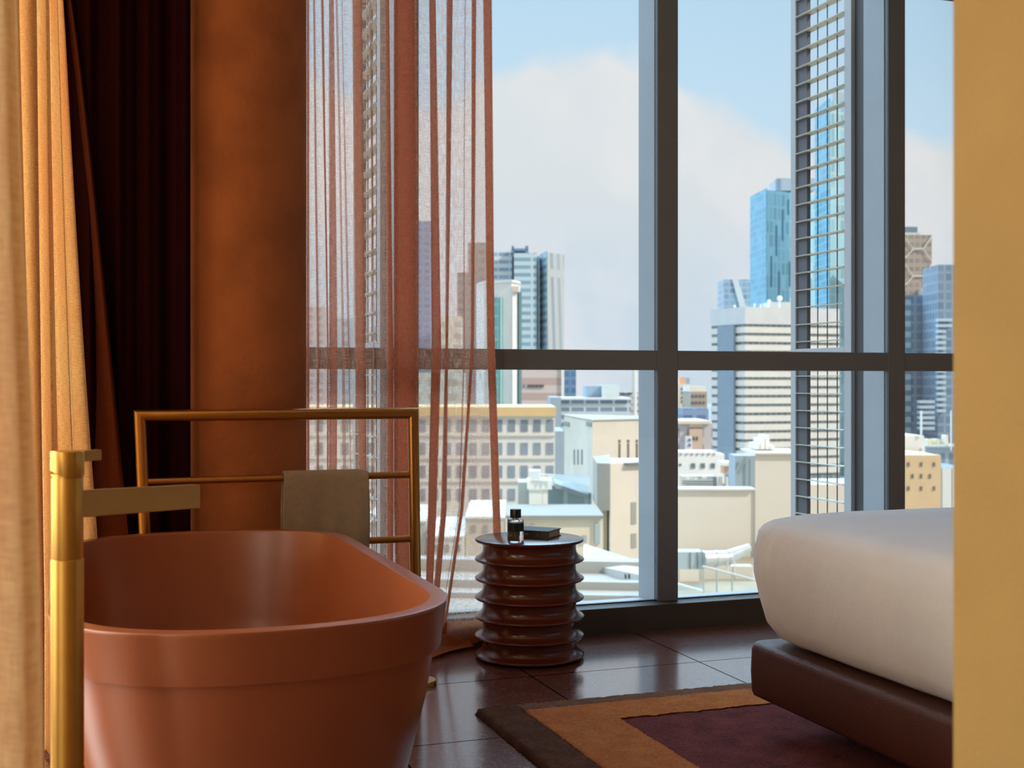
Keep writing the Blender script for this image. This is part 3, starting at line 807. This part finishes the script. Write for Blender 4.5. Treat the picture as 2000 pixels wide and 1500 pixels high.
# lower wing in front
Hw = empty('stone_wing', XY(1220, 85)+(GZ,)); tag(Hw, 'lower cream stone wing with tall recessed windows in front of the stone hall', 'building')
g = MB(); g.prism([XY(1184, 88), XY(1192, 85), XY(1310, 88), XY(1310, 91), XY(1188, 91)], GZ, Z(905, 85)); g.build('walls', stone, Hw)
g = MB(); g.prism([XY(1158, 92), XY(1166, 84.6), XY(1192, 84.2), XY(1190, 95)], Z(995, 85), Z(904, 85), None); g.build('corner_pier', mat('pier_grey', lin(172, 170, 162), .9, var=.06, vscale=.4), Hw)
g = MB(); g.prism([XY(1172, 91), XY(1178, 86), XY(1186, 86), XY(1190, 95)], GZ, Z(995, 85)); g.build('pier_base', flat(186, 172, 152), Hw)
ww = (1192, 85, 1310, 88)
for x in (1232, 1249, 1266):
    for (a, b) in ((981, 1024), (1042, 1070)): wall_rect('window', ww, x, x+10, a, b, mat('wing_glass', lin(160, 158, 148), .5), Hw, .05)
wall_rect('dark_beam', ww, 1219, 1262, 903, 907, mat('beam_grey', lin(110, 112, 110), .7), Hw, .5)
# glazed link and its sloping roof
Lk = empty('glazed_annex', XY(1120, 92)+(GZ,)); tag(Lk, 'grey green glazed annex with a sloping metal roof at the foot of the stone hall', 'building')
g = MB(); g.prism([XY(1068, 92), XY(1155, 91), XY(1152, 104), XY(1070, 108)], Z(1012, 92), Z(945, 92), [Z(946, 92), Z(966, 90), Z(930, 104), Z(925, 108)]); g.build('walls', facade('annex_glass', lin(170, 184, 180), lin(138, 156, 160), 1.6, .82, 3.0, .9), Lk)
g = MB(); A_1, B_1, C_1, D_1 = P(1084, 944, 90), P(1150, 966, 90.5), P(1147, 938, 106), P(1080, 926, 112)
g.add([A_1, B_1, C_1, D_1]+[p-Vector((0, 0, .35)) for p in (A_1, B_1, C_1, D_1)], [(0, 1, 2, 3), (7, 6, 5, 4), (0, 4, 5, 1), (1, 5, 6, 2), (2, 6, 7, 3), (3, 7, 4, 0)])
g.build('metal_roof', mat('zinc_roof', lin(142, 154, 158), .6, 0), Lk)
# white rooftop plant
Vp = empty('rooftop_plant', XY(1055, 84)+(Z(1010, 84),)); tag(Vp, 'white rooftop ventilation plant standing left of the glazed annex', 'ventilation unit')
wh = flat(232, 234, 230)
part('duct_riser', 1034, 1058, 950, 1030, 84, 2.0, wh, Vp, .1); part('duct_head', 1030, 1078, 938, 956, 83.8, 2.4, wh, Vp, .1)
part('fan_box', 1034, 1056, 920, 938, 84, 1.8, flat(214, 222, 222), Vp, .1); part('pipe_stack', 1060, 1070, 956, 1030, 84, .6, wh, Vp, .05)
part('side_panel', 1012, 1034, 942, 1030, 86, 3, flat(184, 190, 184), Vp)
g = MB()
for y in (926, 931): 
    a, b = P(1052, y, 83.5), P(1082, y+2, 83.5); g.tube(a, b, .05, 6)
for x in (1060, 1070, 1081): g.tube(P(x, 926, 83.5), P(x, 940, 83.5), .05, 6)
g.build('guard_rail', wh, Vp)
# cream low house + foreground roofs
Cl = house('low_building', 'low cream building with a flat roof between the table and the stone wing', 990, 1178, 1010, 76, 6.5, flat(232, 220, 196))
part('roof_edge', 988, 1179, 1007, 1013, 75.6, 7, flat(150, 150, 144), Cl)
part('window', 1162, 1172, 1022, 1062, 75.8, .3, flat(176, 190, 190), Cl); part('window', 1138, 1146, 1046, 1060, 75.8, .3, flat(176, 182, 180), Cl)
for x, a, b in ((1000, 1025, 1037), (1018, 1025, 1037), (1036, 1025, 1037)): part('window', x, x+8, a, b, 75.8, .3, flat(176, 182, 180), Cl)
# near white roof with ridges
zr = Z(1092, 52)
Rf = empty('white_roof', XY(1200, 42)+(GZ,)); tag(Rf, 'flat white foreground rooftop with low ridges just beyond the window sill', 'roof')
g = MB(); g.prism([XY(540, 14), XY(1290, 14), XY(1290, 52), XY(540, 52)], zr-8, zr); g.build('roof_deck', mat('roof_white', lin(166, 160, 150), .85, var=.06, vscale=.5), Rf)
for v_, w_, h_ in ((49.5, 1.0, .45), (45.6, .5, .28), (43.4, .3, .18)):
    g = MB(); a, b, c, d_ = XY(540, v_), XY(1289, v_-1.5), XY(1289, v_-1.5+w_), XY(540, v_+w_); g.prism([a, b, c, d_], zr, zr+h_); g.build('ridge', flat(172, 172, 168), Rf)
g = MB(); a, b = P(1140, 1062, 56), P(1256, 1098, 50); c, d_ = P(1256, 1124, 45), P(1140, 1100, 50)
g.add([a, b, c, d_]+[p-Vector((0, 0, .4)) for p in (a, b, c, d_)], [(0, 1, 2, 3), (7, 6, 5, 4), (0, 4, 5, 1), (1, 5, 6, 2), (2, 6, 7, 3), (3, 7, 4, 0)]); g.build('lean_to_roof', flat(196, 194, 190), Rf)
for x in (1221, 1228): part('roof_vent', x, x+3, 1122, 1131, 42, .3, flat(80, 84, 84), Rf)
# mixed roofs behind the sheer curtain
for i, (x0, x1, yt, v, c, lb_) in enumerate([(600, 700, 1040, 80, (214, 206, 190), 'pale low roof block seen through the sheer curtain beside the column'),
        (705, 830, 1020, 78, (190, 192, 188), 'grey low roof block seen through the middle of the sheer curtain'),
        (835, 905, 1050, 72, (226, 224, 216), 'white low roof block seen through the sheer curtain beside the towel rail'),
        (909, 985, 1012, 74, (196, 190, 176), 'tan low roof block behind the right edge of the sheer curtain')]):
    e = house('rooftop_block', lb_, x0, x1, yt, v, 10, flat(*c)); part('roof_coping', x0-1, x1+1, yt-3, yt+1, v-.2, 10.4, flat(232, 230, 224), e)
    for q_ in range(3): part('window', x0+12+q_*(x1-x0)/3.2, x0+20+q_*(x1-x0)/3.2, yt+14, yt+28, v-.1, .2, wg, e)
# --- mid left complex (E)
Em = house('laboratory_building', 'grey white mid-rise with banded glazing behind the stone hall', 1088, 1232, 779, 270, 20, facade('lab_bands', lin(206, 212, 212), lin(130, 146, 164), 3.2, .86, 1.7, .55, ov=.2))
part('dark_wing', 1075, 1096, 776, 860, 262, 22, flat(158, 170, 178), Em); part('roof_edge', 1086, 1234, 777, 781, 269, 22, flat(222, 226, 224), Em)
part('plant_room', 1145, 1176, 754, 779, 276, 12, flat(146, 168, 190), Em); part('water_tank', 1176, 1209, 752, 779, 274, 12, flat(200, 212, 212), Em)
E2 = house('pale_block', 'pale block with dark roof lettering left of the thin mast', 1206, 1290, 766, 300, 20, facade('pale_bands', lin(212, 208, 202), lin(160, 160, 160), 2.4, .7, 1.6, .4))
for x, w_ in ((1211, 3), (1215.5, 4), (1221, 3), (1225.5, 4.5), (1231, 3)): part('sign_letter', x, x+w_, 767.5, 771, 299.4, .4, flat(70, 70, 74), E2)
E3 = house('low_grey_block', 'low grey blue block squeezed behind the parapet of the white office', 1084, 1102, 842, 230, 20, flat(150, 164, 176))
Mst = empty('radio_mast', XY(1241, 240)+(GZ,)); tag(Mst, 'thin white mast rising just left of the main mullion', 'mast')
g = MB(); g.tube((*XY(1241, 240), GZ), (*XY(1241, 240), Z(700, 240)), .28, 10); g.build('pole', flat(236, 236, 232), Mst)
g = MB(); g.tube((*XY(1236, 240), GZ), (*XY(1236, 240), Z(716, 240)), .10, 8); g.build('side_cable', flat(190, 186, 180), Mst)
# --- pink striped building with rooftop sign (C), D, B, A
Cc = house('striped_building', 'pinkish striped mid-rise with a line of dark lettering near its top', 1010, 1098, 700, 420, 30, facade('pink_bands', lin(206, 190, 184), lin(186, 160, 152), 500, 1.0, 5.2, .5, rough=.8, wrough=.8, var=.03))
part('white_corner', 1096.5, 1102, 700, 800, 419, 30, flat(228, 226, 222), Cc)
for x, w_ in ((1022, 2.5), (1030, 5), (1036, 4.5), (1041.5, 4), (1046.5, 5), (1053, 5), (1059, 3)): part('sign_letter', x, x+w_, 751.5, 756.5, 419.4, .4, flat(90, 84, 88), Cc)
D = house('blue_block', 'slim dark blue glass block just right of the pink striped building', 1102, 1125, 706, 520, 25, facade('blue_grid', lin(110, 142, 172), lin(86, 122, 156), 3, .7, 3.5, .6))
Bt = empty('white_tower', XY(985, 360)+(GZ,)); tag(Bt, 'white framed tower with a teal glass strip at the right edge of the sheer curtain', 'building')
g = MB(); g.prism([XY(930, 372), XY(946, 362), XY(999, 358), XY(1008, 361), XY(1016, 366), XY(1016, 390), XY(935, 395)], GZ, Z(552, 360)); g.build('walls', flat(236, 234, 228), Bt)
g = MB(); g.prism([XY(930, 371), XY(946, 361), XY(1000, 357), XY(1010, 360), XY(1017, 365), XY(1016, 391), XY(935, 396)], Z(552, 360), Z(548, 360)); g.build('coping', flat(240, 240, 236), Bt)
part('teal_glazing', 956, 984, 581, 800, 359.5, 2, facade('teal_glass', lin(126, 176, 178), lin(96, 150, 160), 3.0, .8, 3.5, .8), Bt)
part('pale_reveal', 977, 984, 581, 800, 359.2, 2, flat(176, 214, 206), Bt); part('shadow_joint', 999.5, 1001, 560, 800, 357.4, 1.5, flat(206, 204, 198), Bt)
part('brown_patch', 1001, 1013, 559, 570, 358.2, 4, flat(214, 196, 176), Bt)
part('edge_glazing', 1013, 1019, 570, 800, 362, 3, flat(110, 142, 150), Bt)
band = facade('balcony_bands', lin(214, 222, 226), lin(150, 176, 192), 6.0, .90, 4.0, .48, rough=.6)
band2 = facade('balcony_bands_pale', lin(200, 218, 224), lin(136, 172, 190), 14.0, .92, 4.0, .48, ou=.3)
A = empty('apartment_tower', XY(1000, 640)+(GZ,)); tag(A, 'tall pale blue balcony tower cluster with a roof crown above the white tower', 'building')
for nm, x0, x1, yt, v, m_ in (('left_slab', 952, 1000, 492, 645, band), ('middle_slab', 1004, 1048, 494, 632, band2), ('core', 998, 1006, 486, 648, flat(150, 170, 184)),
        ('right_core', 1046, 1053, 500, 640, flat(150, 184, 200))):
    part(nm, x0, x1, yt, 900, v, 26, m_, A)
for x0, x1, y0, y1 in ((999, 1004, 480, 494), (1026, 1032, 480, 494), (1001, 1030, 485, 490)): part('roof_crown', x0, x1, y0, y1, 636, 10, flat(120, 146, 168), A)
A2 = empty('wavy_tower', XY(1080, 630)+(GZ,)); tag(A2, 'tall grey brown tower with vertical streaks, right end of the left skyscraper cluster', 'building')
g = MB(); g.prism([XY(1054, 646), XY(1069, 628), XY(1102, 640), XY(1102, 670), XY(1055, 675)], GZ, Z(493, 628)); 
g.build('walls', facade('streaks', lin(192, 192, 190), lin(166, 172, 176), 6.0, .45, 60.0, .93, skew=.05, rough=.5), A2)
wlA = (1054, 646, 1069, 628); wall_rect('blue_side', wlA, 1054.5, 1068.5, 494, 800, facade('blue_side_bands', lin(176, 200, 210), lin(142, 172, 192), 20, 1.0, 4.0, .5), A2, .3)
# skyscrapers behind the sheer
for x0, x1, yt, v, c, lb_ in ((812, 842, 432, 700, (142, 158, 186), 'slim tall blue grey tower seen through the sheer curtain right of the left mullion'),
        (914, 950, 474, 560, (158, 150, 148), 'tall brown grey tower seen through the sheer near its right edge'),
        (893, 922, 532, 540, (150, 142, 142), 'shorter brown grey tower stepping down left of the taller one behind the sheer'),
        (858, 900, 618, 420, (214, 206, 190), 'cream mid-rise behind the sheer curtain below the brown grey towers'),
        (600, 640, 600, 600, (196, 188, 190), 'faint pale tower seen through the sheer right beside the column'),
        (644, 700, 622, 500, (170, 186, 200), 'faint blue grey mid-rise behind the sheer left of the left grid screen'),
        (700, 800, 640, 430, (196, 198, 200), 'wide pale mid-rise behind the left mullion'),
        (800, 905, 728, 330, (196, 204, 196), 'wide green grey mid-rise behind the sheer below the crossbar')):
    house('distant_tower' if yt < 600 else 'distant_block', lb_, x0, x1, yt, v, 17, facade('f%d' % x0, lin(*c), tuple(q*.72 for q in lin(*c)[:3])+(1,), 5, .55, 4, .5))
# --- right of the main mullion
N = empty('banded_office', XY(1500, 460)+(GZ,)); tag(N, 'big white office tower with horizontal bands behind the grid screen', 'building')
cN = [(1390, 474), (1455, 455), (1638, 468)]
g = MB(); g.prism([XY(*c) for c in cN]+[XY(1640, 500), XY(1395, 505)], GZ, Z(603, 455)); g.build('body', facade('dark_band_glass', lin(150, 160, 160), lin(128, 140, 146), 2.5, .7, 2.4, .8), N)
cP = [(1388, 473), (1455, 454), (1640, 467)]
def ring(y0, y1, nm, m, out=0.0):
    g = MB(); g.prism([XY(cP[0][0], cP[0][1]-out), XY(cP[1][0], cP[1][1]-out), XY(cP[2][0], cP[2][1]-out), XY(1640, 500), XY(1394, 505)], Z(y1, 460), Z(y0, 460)); return g.build(nm, m, N)
wband = flat(224, 220, 212)
ring(601, 634, 'parapet', flat(212, 212, 212))
for i in range(17):
    y = 637.5+17.15*i; ring(y+2, y+13.4, 'floor_band', wband)
wlN = (1388, 473, 1455, 454)
wall_rect('stair_core', wlN, 1405, 1437, 636, 935, flat(142, 158, 172), N, 1.0)
wrN = (1455, 454, 1640, 467)
DM = flat(238, 236, 230)
for (x, y, r_) in ((1523, 583, 5.5), (1502, 589, 4), (1548, 585, 4.5), (1435, 598, 2.4), (1474, 595, 2.0), (1486, 596, 2)):
    bm = bmesh.new(); bmesh.ops.create_uvsphere(bm, u_segments=16, v_segments=10, radius=r_/FPX*462); me = bpy.data.meshes.new('dish'); bm.to_mesh(me); bm.free()
    o = link('rooftop_dome', me, DM, N, True); q = P(x, y, 466); o.location = q-N.location
    part('dome_stand', x-1, x+1, y, 605, 466, 1, DM, N)
part('rooftop_plant_room', 1500, 1556, 590, 604, 470, 10, flat(204, 206, 206), N)
# blue glass towers; shade on their left sides is put into the colour
bl_shaded = facade('glass_blue_shaded', lin(136, 190, 210), lin(112, 176, 202), 3.0, .8, 4.0, .8, var=.2); bl_l = facade('glass_blue_pale', lin(176, 206, 214), lin(150, 196, 208), 3.2, .7, 8.0, .85, var=.22, wrough=.3)
Lb = empty('blue_glass_tower', XY(1510, 720)+(GZ,)); tag(Lb, 'tall blue glass tower left of the grid screen with a grey roof box', 'building')
g = MB(); g.prism([XY(1466, 738), XY(1498, 705), XY(1592, 725), XY(1592, 760), XY(1470, 770)], GZ, Z(371, 705)); g.build('body', bl_l, Lb)
wall_rect('shaded_blue_side', (1466, 738, 1498, 705), 1466.2, 1497.8, 376, 640, bl_shaded, Lb, .4)
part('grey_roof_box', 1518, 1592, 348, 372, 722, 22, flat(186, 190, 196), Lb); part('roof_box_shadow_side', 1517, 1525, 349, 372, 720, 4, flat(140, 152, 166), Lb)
for x, a, b in ((1515, 440, 500), (1527, 410, 470), (1538, 390, 420), (1505, 500, 560), (1520, 530, 590), (1541, 510, 560)): wall_rect('dark_mullion_stripe', (1498, 705, 1592, 725), x, x+2.6, a, b, flat(96, 138, 160), Lb, .3)
L2 = empty('taller_blue_tower', XY(1640, 640)+(GZ,)); tag(L2, 'taller blue glass tower seen through the grid of the sunshade screen', 'building')
g = MB(); g.prism([XY(1593, 668), XY(1621, 640), XY(1700, 652), XY(1700, 690), XY(1600, 690)], GZ, Z(196, 640)); g.build('body', bl_l, L2)
wall_rect('shaded_blue_side', (1593, 668, 1621, 640), 1593.2, 1620.8, 203, 640, bl_shaded, L2, .4)
part('grey_roof_box', 1626, 1660, 180, 198, 650, 15, flat(186, 196, 204), L2)
Mt = empty('slanted_tower', XY(1440, 800)+(GZ,)); tag(Mt, 'small dark blue tower with a white diagonal band left of the blue glass tower', 'building')
part('body', 1414, 1470, 546, 895, 800, 25, facade('navy_grid', lin(176, 190, 202), lin(148, 168, 186), 4, .8, 4, .7, var=.25), Mt)
g = MB(); a, b, c, d_ = P(1430, 545, 799), P(1441, 545, 799), P(1459, 604, 799), P(1446, 604, 799); f = Vector((SA, CA, 0))*1.5
g.add([a, b, c, d_, a+f, b+f, c+f, d_+f], [(0, 1, 2, 3), (7, 6, 5, 4), (0, 4, 5, 1), (1, 5, 6, 2), (2, 6, 7, 3), (3, 7, 4, 0)]); g.build('diagonal_band', flat(222, 222, 218), Mt)
# small buildings left of the banded office
O1 = house('cream_flats', 'cream flats with small blue windows at the top left of the lower middle pane', 1300, 1348, 750, 308, 16, flat(226, 222, 210))
for y in (757, 765, 774, 782):
    for x in (1331, 1341.5): part('window', x, x+3.2, y, y+4.5, 307.8, .3, flat(86, 106, 132), O1)
part('terracotta_roof_box', 1327, 1340, 737, 750, 309, 8, flat(222, 178, 152), O1); part('grey_roof_box', 1340, 1347, 738, 750, 309, 8, flat(150, 170, 196), O1)
O2 = house('brown_flats', 'small brown block with dark windows left of the banded office', 1349, 1381, 765, 290, 14, flat(178, 164, 148))
for y in (771, 784):
    for x in (1351, 1358, 1365.5, 1373): part('window', x, x+4, y, y+5, 289.8, .3, flat(110, 104, 108), O2)
part('cream_top_floor', 1347, 1378, 754, 765, 291, 12, flat(232, 228, 218), O2)
O3 = house('blue_low_block', 'low blue grey block under the small brown flats', 1334, 1384, 798, 270, 14, facade('o3', lin(140, 160, 190), lin(104, 126, 160), 3, .7, 2.5, .5))
O4 = house('domed_house', 'pale mauve house with an arched tan gable above the white dentilled building', 1318, 1392, 826, 220, 14, facade('o4', lin(196, 190, 194), lin(160, 158, 172), 2.2, .4, 3, .6))
g = MB(); c_ = P(1359, 834, 219.5); n_ = 20; rr_ = 13/FPX*220; rt = Vector((CA, -SA, 0)); f = Vector((SA, CA, 0))*6
ring_ = [c_+rt*(rr_*math.cos(math.pi*i/n_))+Vector((0, 0, rr_*.85*math.sin(math.pi*i/n_))) for i in range(n_+1)]
g.add(ring_+[p+f for p in ring_], [tuple(range(n_+1)), tuple(range(2*n_+1, n_, -1))]+[(i, i+1, n_+2+i, n_+1+i) for i in range(n_)]+[(n_, 0, n_+1, 2*n_+1)]); g.build('arched_gable', flat(214, 196, 172), O4)
part('tan_bay', 1347, 1372, 838, 880, 219, 3, flat(206, 180, 160), O4)
for x in (1353, 1360): part('window', x, x+3, 853, 860, 218.8, .3, flat(90, 84, 96), O4)
part('white_bay', 1340, 1352, 852, 884, 218, 2, flat(226, 226, 228), O4)
for y in (857, 867): part('window', 1345, 1349, y, y+5, 217.8, .3, flat(96, 104, 150), O4)
part('roof_slab', 1316, 1388, 822, 828, 219, 15, flat(220, 208, 192), O4)
Pp = house('white_house', 'white building with three square windows and a dentilled top behind the big blank wall', 1300, 1415, 887, 155, 4, flat(240, 238, 234))
part('upper_step', 1300, 1399, 882, 888, 155, 4, flat(240, 238, 234), Pp)
for x in (1350, 1369, 1388.5): part('window', x, x+8, 905, 914.5, 154.85, .2, flat(112, 120, 122), Pp)
for x in (1328.5, 1340, 1350, 1361, 1372, 1383, 1393.5): part('dentil_hole', x, x+2.5, 886, 889.5, 154.85, .2, flat(130, 136, 138), Pp)
part('window', 1326, 1331, 906, 910, 154.85, .2, flat(112, 120, 122), Pp)
Pq = empty('rooftop_pipework', XY(1380, 120)+(Z(960, 120),)); tag(Pq, 'jumble of pale pipes and boxes on the roof in front of the white house', 'pipework')
random.seed(9)
part('grey_parapet', 1332, 1396, 930, 956, 121, 2, flat(204, 204, 198), Pq)
for i in range(22):
    x = random.uniform(1333, 1448); y = random.uniform(930, 950); c = random.choice([(214, 214, 208), (180, 184, 182), (236, 234, 228), (150, 156, 156)])
    part('roof_box', x, x+random.uniform(2, 9), y, 956, 119+random.uniform(-1, 1), .5, flat(*c), Pq)
g = MB()
for y in (939, 943, 949): g.tube(P(1333, y, 118), P(1392, y+random.uniform(-2, 2), 118), .12, 8)
g.build('pipe', flat(160, 166, 164), Pq)
part('white_hut', 1412, 1436, 903, 910, 117.5, 3, flat(240, 238, 234), Pq); part('hut_wall', 1414, 1426, 910, 926, 118, 2, flat(214, 180, 158), Pq)
Gb = house('grey_gabled_shed', 'grey blue shed with a dark roof valve beside the big blank wall', 1436, 1478, 890, 100, 3, flat(160, 174, 182))
g = MB(); a, b = P(1440, 926, 99.6), P(1456, 893, 99.6); g.tube(a, b, .13, 8); g.build('roof_pipe', flat(140, 150, 140), Gb); part('drain_pipe', 1463, 1465, 896, 952, 99.7, .1, flat(120, 136, 148), Gb)
# big blank white wall
Qw = empty('blank_wall_building', XY(1480, 50)+(GZ,)); tag(Qw, 'large blank off-white wall stepping up behind the bed', 'building')
qm = mat('blank_render', lin(226, 219, 208), .9, var=.02, vscale=.3)
g = MB(); g.prism([XY(1322, 50), XY(1475, 50), XY(1475, 50.6), XY(1322, 50.6)], GZ, Z(956, 50)); g.build('low_wall', qm, Qw)
g = MB(); g.prism([XY(1474.9, 49.9), XY(1574, 49.9), XY(1574, 53), XY(1474.9, 53)], GZ, Z(886, 50))
g.prism([XY(1574, 49.9), XY(1745, 49.9), XY(1745, 53), XY(1574, 53)], GZ, Z(946, 50)); g.build('high_wall', qm, Qw)
part('coping', 1474, 1575, 884, 887, 49.7, 3.2, flat(226, 224, 218), Qw); part('low_coping', 1322, 1475, 954, 957.5, 49.8, 1, flat(226, 224, 218), Qw)
Qr = empty('air_handling_unit', XY(1495, 51)+(Z(886, 51),)); tag(Qr, 'cluster of white rooftop plant on top of the blank wall', 'ventilation unit')
for x0, x1, y0 in ((1476, 1484, 866), (1485, 1494, 857), (1495, 1503, 851), (1504, 1513, 871), (1476, 1514, 878)): part('unit', x0, x1, y0, 878, 51.2, 1.5, flat(234, 230, 224), Qr, .05)
# roof deck with ducts in front
Dk = empty('service_roof', XY(1400, 40)+(GZ,)); tag(Dk, 'sandy service roof with low walls under the silver ducts', 'roof')
zd = Z(1150, 42); g = MB(); g.prism([XY(1291, 14), XY(1900, 14), XY(1900, 49.6), XY(1291, 49.6)], zd-8, zd); g.build('roof_deck', mat('roof_sand', lin(164, 152, 130), .9, var=.1, vscale=.6), Dk)
part('low_wall', 1322, 1365, 1100, 1142, 43.5, .5, facade('w1', lin(226, 220, 206), lin(206, 198, 186), 1.0, .1, 50, 1.0, rough=.8, wrough=.8), Dk); part('high_wall', 1365, 1470, 1106, 1146, 44, .5, facade('w2', lin(210, 208, 196), lin(190, 190, 180), 1.2, .1, 50, 1.0, rough=.8, wrough=.8), Dk)
Du = empty('silver_duct', XY(1400, 41)+(zd,)); tag(Du, 'fat silver air duct running above the service roof beside the bed', 'duct')
silver = mat('galvanised', lin(206, 212, 214), .35, .55, var=.06, vscale=3)
g = MB()
a, b, c, d_ = P(1372, 1092, 41), P(1396, 1091, 41.2), P(1420, 1090, 41.4), P(1462, 1070, 42)
g.tube(a, b, .27, 24); g.tube(b, c, .265, 24); g.tube(c, d_, .265, 24, .14); o = g.build('round_duct', silver, Du); smooth_angle(o)
for q_ in (a, b, c):
    g = MB(); dd_ = (b-a).normalized(); g.tube(q_-dd_*.03, q_+dd_*.03, .29, 24); o = g.build('duct_flange', silver, Du); smooth_angle(o)
part('square_duct', 1322, 1372, 1078, 1112, 41, .7, mat('duct_blue', lin(186, 202, 210), .4, .3), Du, .02)
for x in (1348, 1362): part('duct_seam', x, x+1.2, 1078, 1112, 40.95, .05, flat(120, 134, 140), Du)
for x in (1421, 1434): part('duct_leg', x, x+2, 1098, 1122, 41, .05, flat(226, 228, 226), Du)
Hr = empty('roof_handrail', XY(1420, 38)+(zd,)); tag(Hr, 'pale sloping handrail crossing below the silver duct', 'railing')
g = MB(); g.tube(P(1372, 1106, 38), P(1480, 1134, 38), .035, 12); g.build('top_rail', flat(206, 214, 216), Hr)
for x in (1374, 1400, 1430):
    y = 1106+(x-1372)*28/108; q1 = P(x, y, 38); g = MB(); g.tube(q1, (q1.x, q1.y, zd), .03, 10); g.build('post', flat(176, 186, 182), Hr)
Bv = empty('roof_vent', XY(1385, 37)+(zd,)); tag(Bv, 'small white roof vent standing on the service roof under the handrail', 'vent')
q1 = P(1381, 1150, 37); lathe('vent_cone', [(.14, zd), (.14, zd+.1), (.05, zd+.28), (.07, zd+.3), (.02, zd+.4)], flat(236, 238, 236), Bv, 16, (q1.x, q1.y))
Sp = empty('lower_rail', XY(1340, 36)+(zd,)); tag(Sp, 'low pale pipe lying at the foot of the service roof wall', 'pipe')
g = MB(); g.tube(P(1322, 1140, 37), P(1372, 1154, 35.5), .03, 10); g.build('pipe', flat(222, 226, 222), Sp)
# --- right narrow pane
Sx = empty('braced_tower', XY(1795, 600)+(GZ,)); tag(Sx, 'brown tower with white hexagonal bracing in the narrow right pane', 'building')
part('body', 1740, 1820, 459, 940, 600, 30, facade('brown_grid', lin(176, 162, 150), lin(152, 140, 134), 3, .7, 4, .5), Sx); part('roof_box', 1745, 1792, 443, 455, 606, 12, flat(110, 134, 150), Sx)
part('white_roof_line', 1745, 1798, 454, 459, 601, 20, flat(212, 214, 212), Sx)
g = MB(); 
def br(x0, y0, x1, y1, w_=1.15):
    a, b = P(x0, y0, 599.2), P(x1, y1, 599.2); g.tube(a, b, w_/FPX*600, 8)
for y in (486, 539):
    br(1784, y, 1803, y); br(1803, y, 1820, y-24); br(1784, y, 1768, y-22, .7); br(1784, y, 1769, y+17); br(1803, y, 1819, y+24, .7); br(1769, y+17, 1755, y+2)
g.build('white_bracing', flat(232, 230, 224), Sx)
part('low_shoulder', 1806, 1834, 562, 600, 590, 20, flat(226, 224, 214), Sx)
T1 = house('navy_tower', 'broad dark blue glass tower below the braced tower', 1745, 1835, 576, 480, 30, facade('navy1', lin(144, 162, 178), lin(124, 144, 166), 3, .7, 3.6, .7, var=.15))
part('pale_edge_strip', 1769, 1779, 580, 845, 479.5, 2, facade('strip', lin(170, 196, 206), lin(116, 146, 166), 20, 1, 4.2, .5), T1)
T2 = house('navy_balcony_tower', 'dark blue tower with rows of pale balconies beside the ochre wall', 1832, 1900, 517, 460, 17, facade('navy2', lin(142, 162, 180), lin(118, 142, 166), 3, .7, 3.6, .7, var=.15))
for i in range(17):
    y = 622+11.1*i; part('balcony', 1831, 1861 if i < 2 else 1848, y, y+5.5, 457.5, 2, flat(190, 210, 220), T2)
for i in range(6): part('lower_balcony', 1796, 1826, 782+10.4*i, 787.5+10.4*i, 456, 3, flat(182, 200, 212), T2)
U = house('white_hut_building', 'small white box building with a dark line of lettering above the tan house', 1750, 1805, 851, 200, 12, flat(238, 236, 232))
part('stair_tower', 1800, 1807, 874, 895, 199.5, 5, flat(238, 234, 226), U); part('flag_pole', 1798.5, 1801.5, 802, 852, 199.5, .3, flat(222, 232, 236), U)
for x, w_ in ((1772, 3), (1776.5, 4), (1782, 2.5), (1786, 3.5)): part('sign_letter', x, x+w_, 879, 882, 199.7, .3, flat(150, 160, 176), U)
U2 = house('tan_house', 'tan building with small square windows in the narrow right pane', 1745, 1838, 889, 185, 14, flat(224, 192, 150))
for y, xs in ((903, (1773, 1798, 1823)), (926, (1781, 1798, 1815)), (950, (1773, 1798, 1823))):
    for x in xs: part('window', x, x+3.6, y, y+8, 184.85, .2, flat(110, 112, 112), U2)
U3 = house('glass_warehouse', 'pale low warehouse with vertical blue columns beside the ochre wall', 1838, 1900, 915, 186, 12, facade('u3', lin(228, 232, 230), lin(140, 168, 172), 1.6, .12, 60, 1.0))
U4 = house('blue_shed', 'low blue grey shed with yellow roof boxes under the balcony tower', 1800, 1900, 872, 215, 14, facade('u4', lin(170, 186, 200), lin(126, 146, 170), 1.6, .6, 5, .7))
part('cream_chimney', 1846, 1852, 850, 874, 214, 2, flat(230, 222, 206), U4); part('white_mast', 1857, 1859, 802, 880, 213, .2, flat(238, 238, 234), U4)
for x in (1811, 1828): part('yellow_roof_box', x, x+9, 858, 872, 214.5, 3, flat(226, 216, 184), U4)
part('roof_edge', 1806, 1900, 869, 873, 213.5, 2, flat(206, 216, 220), U4)
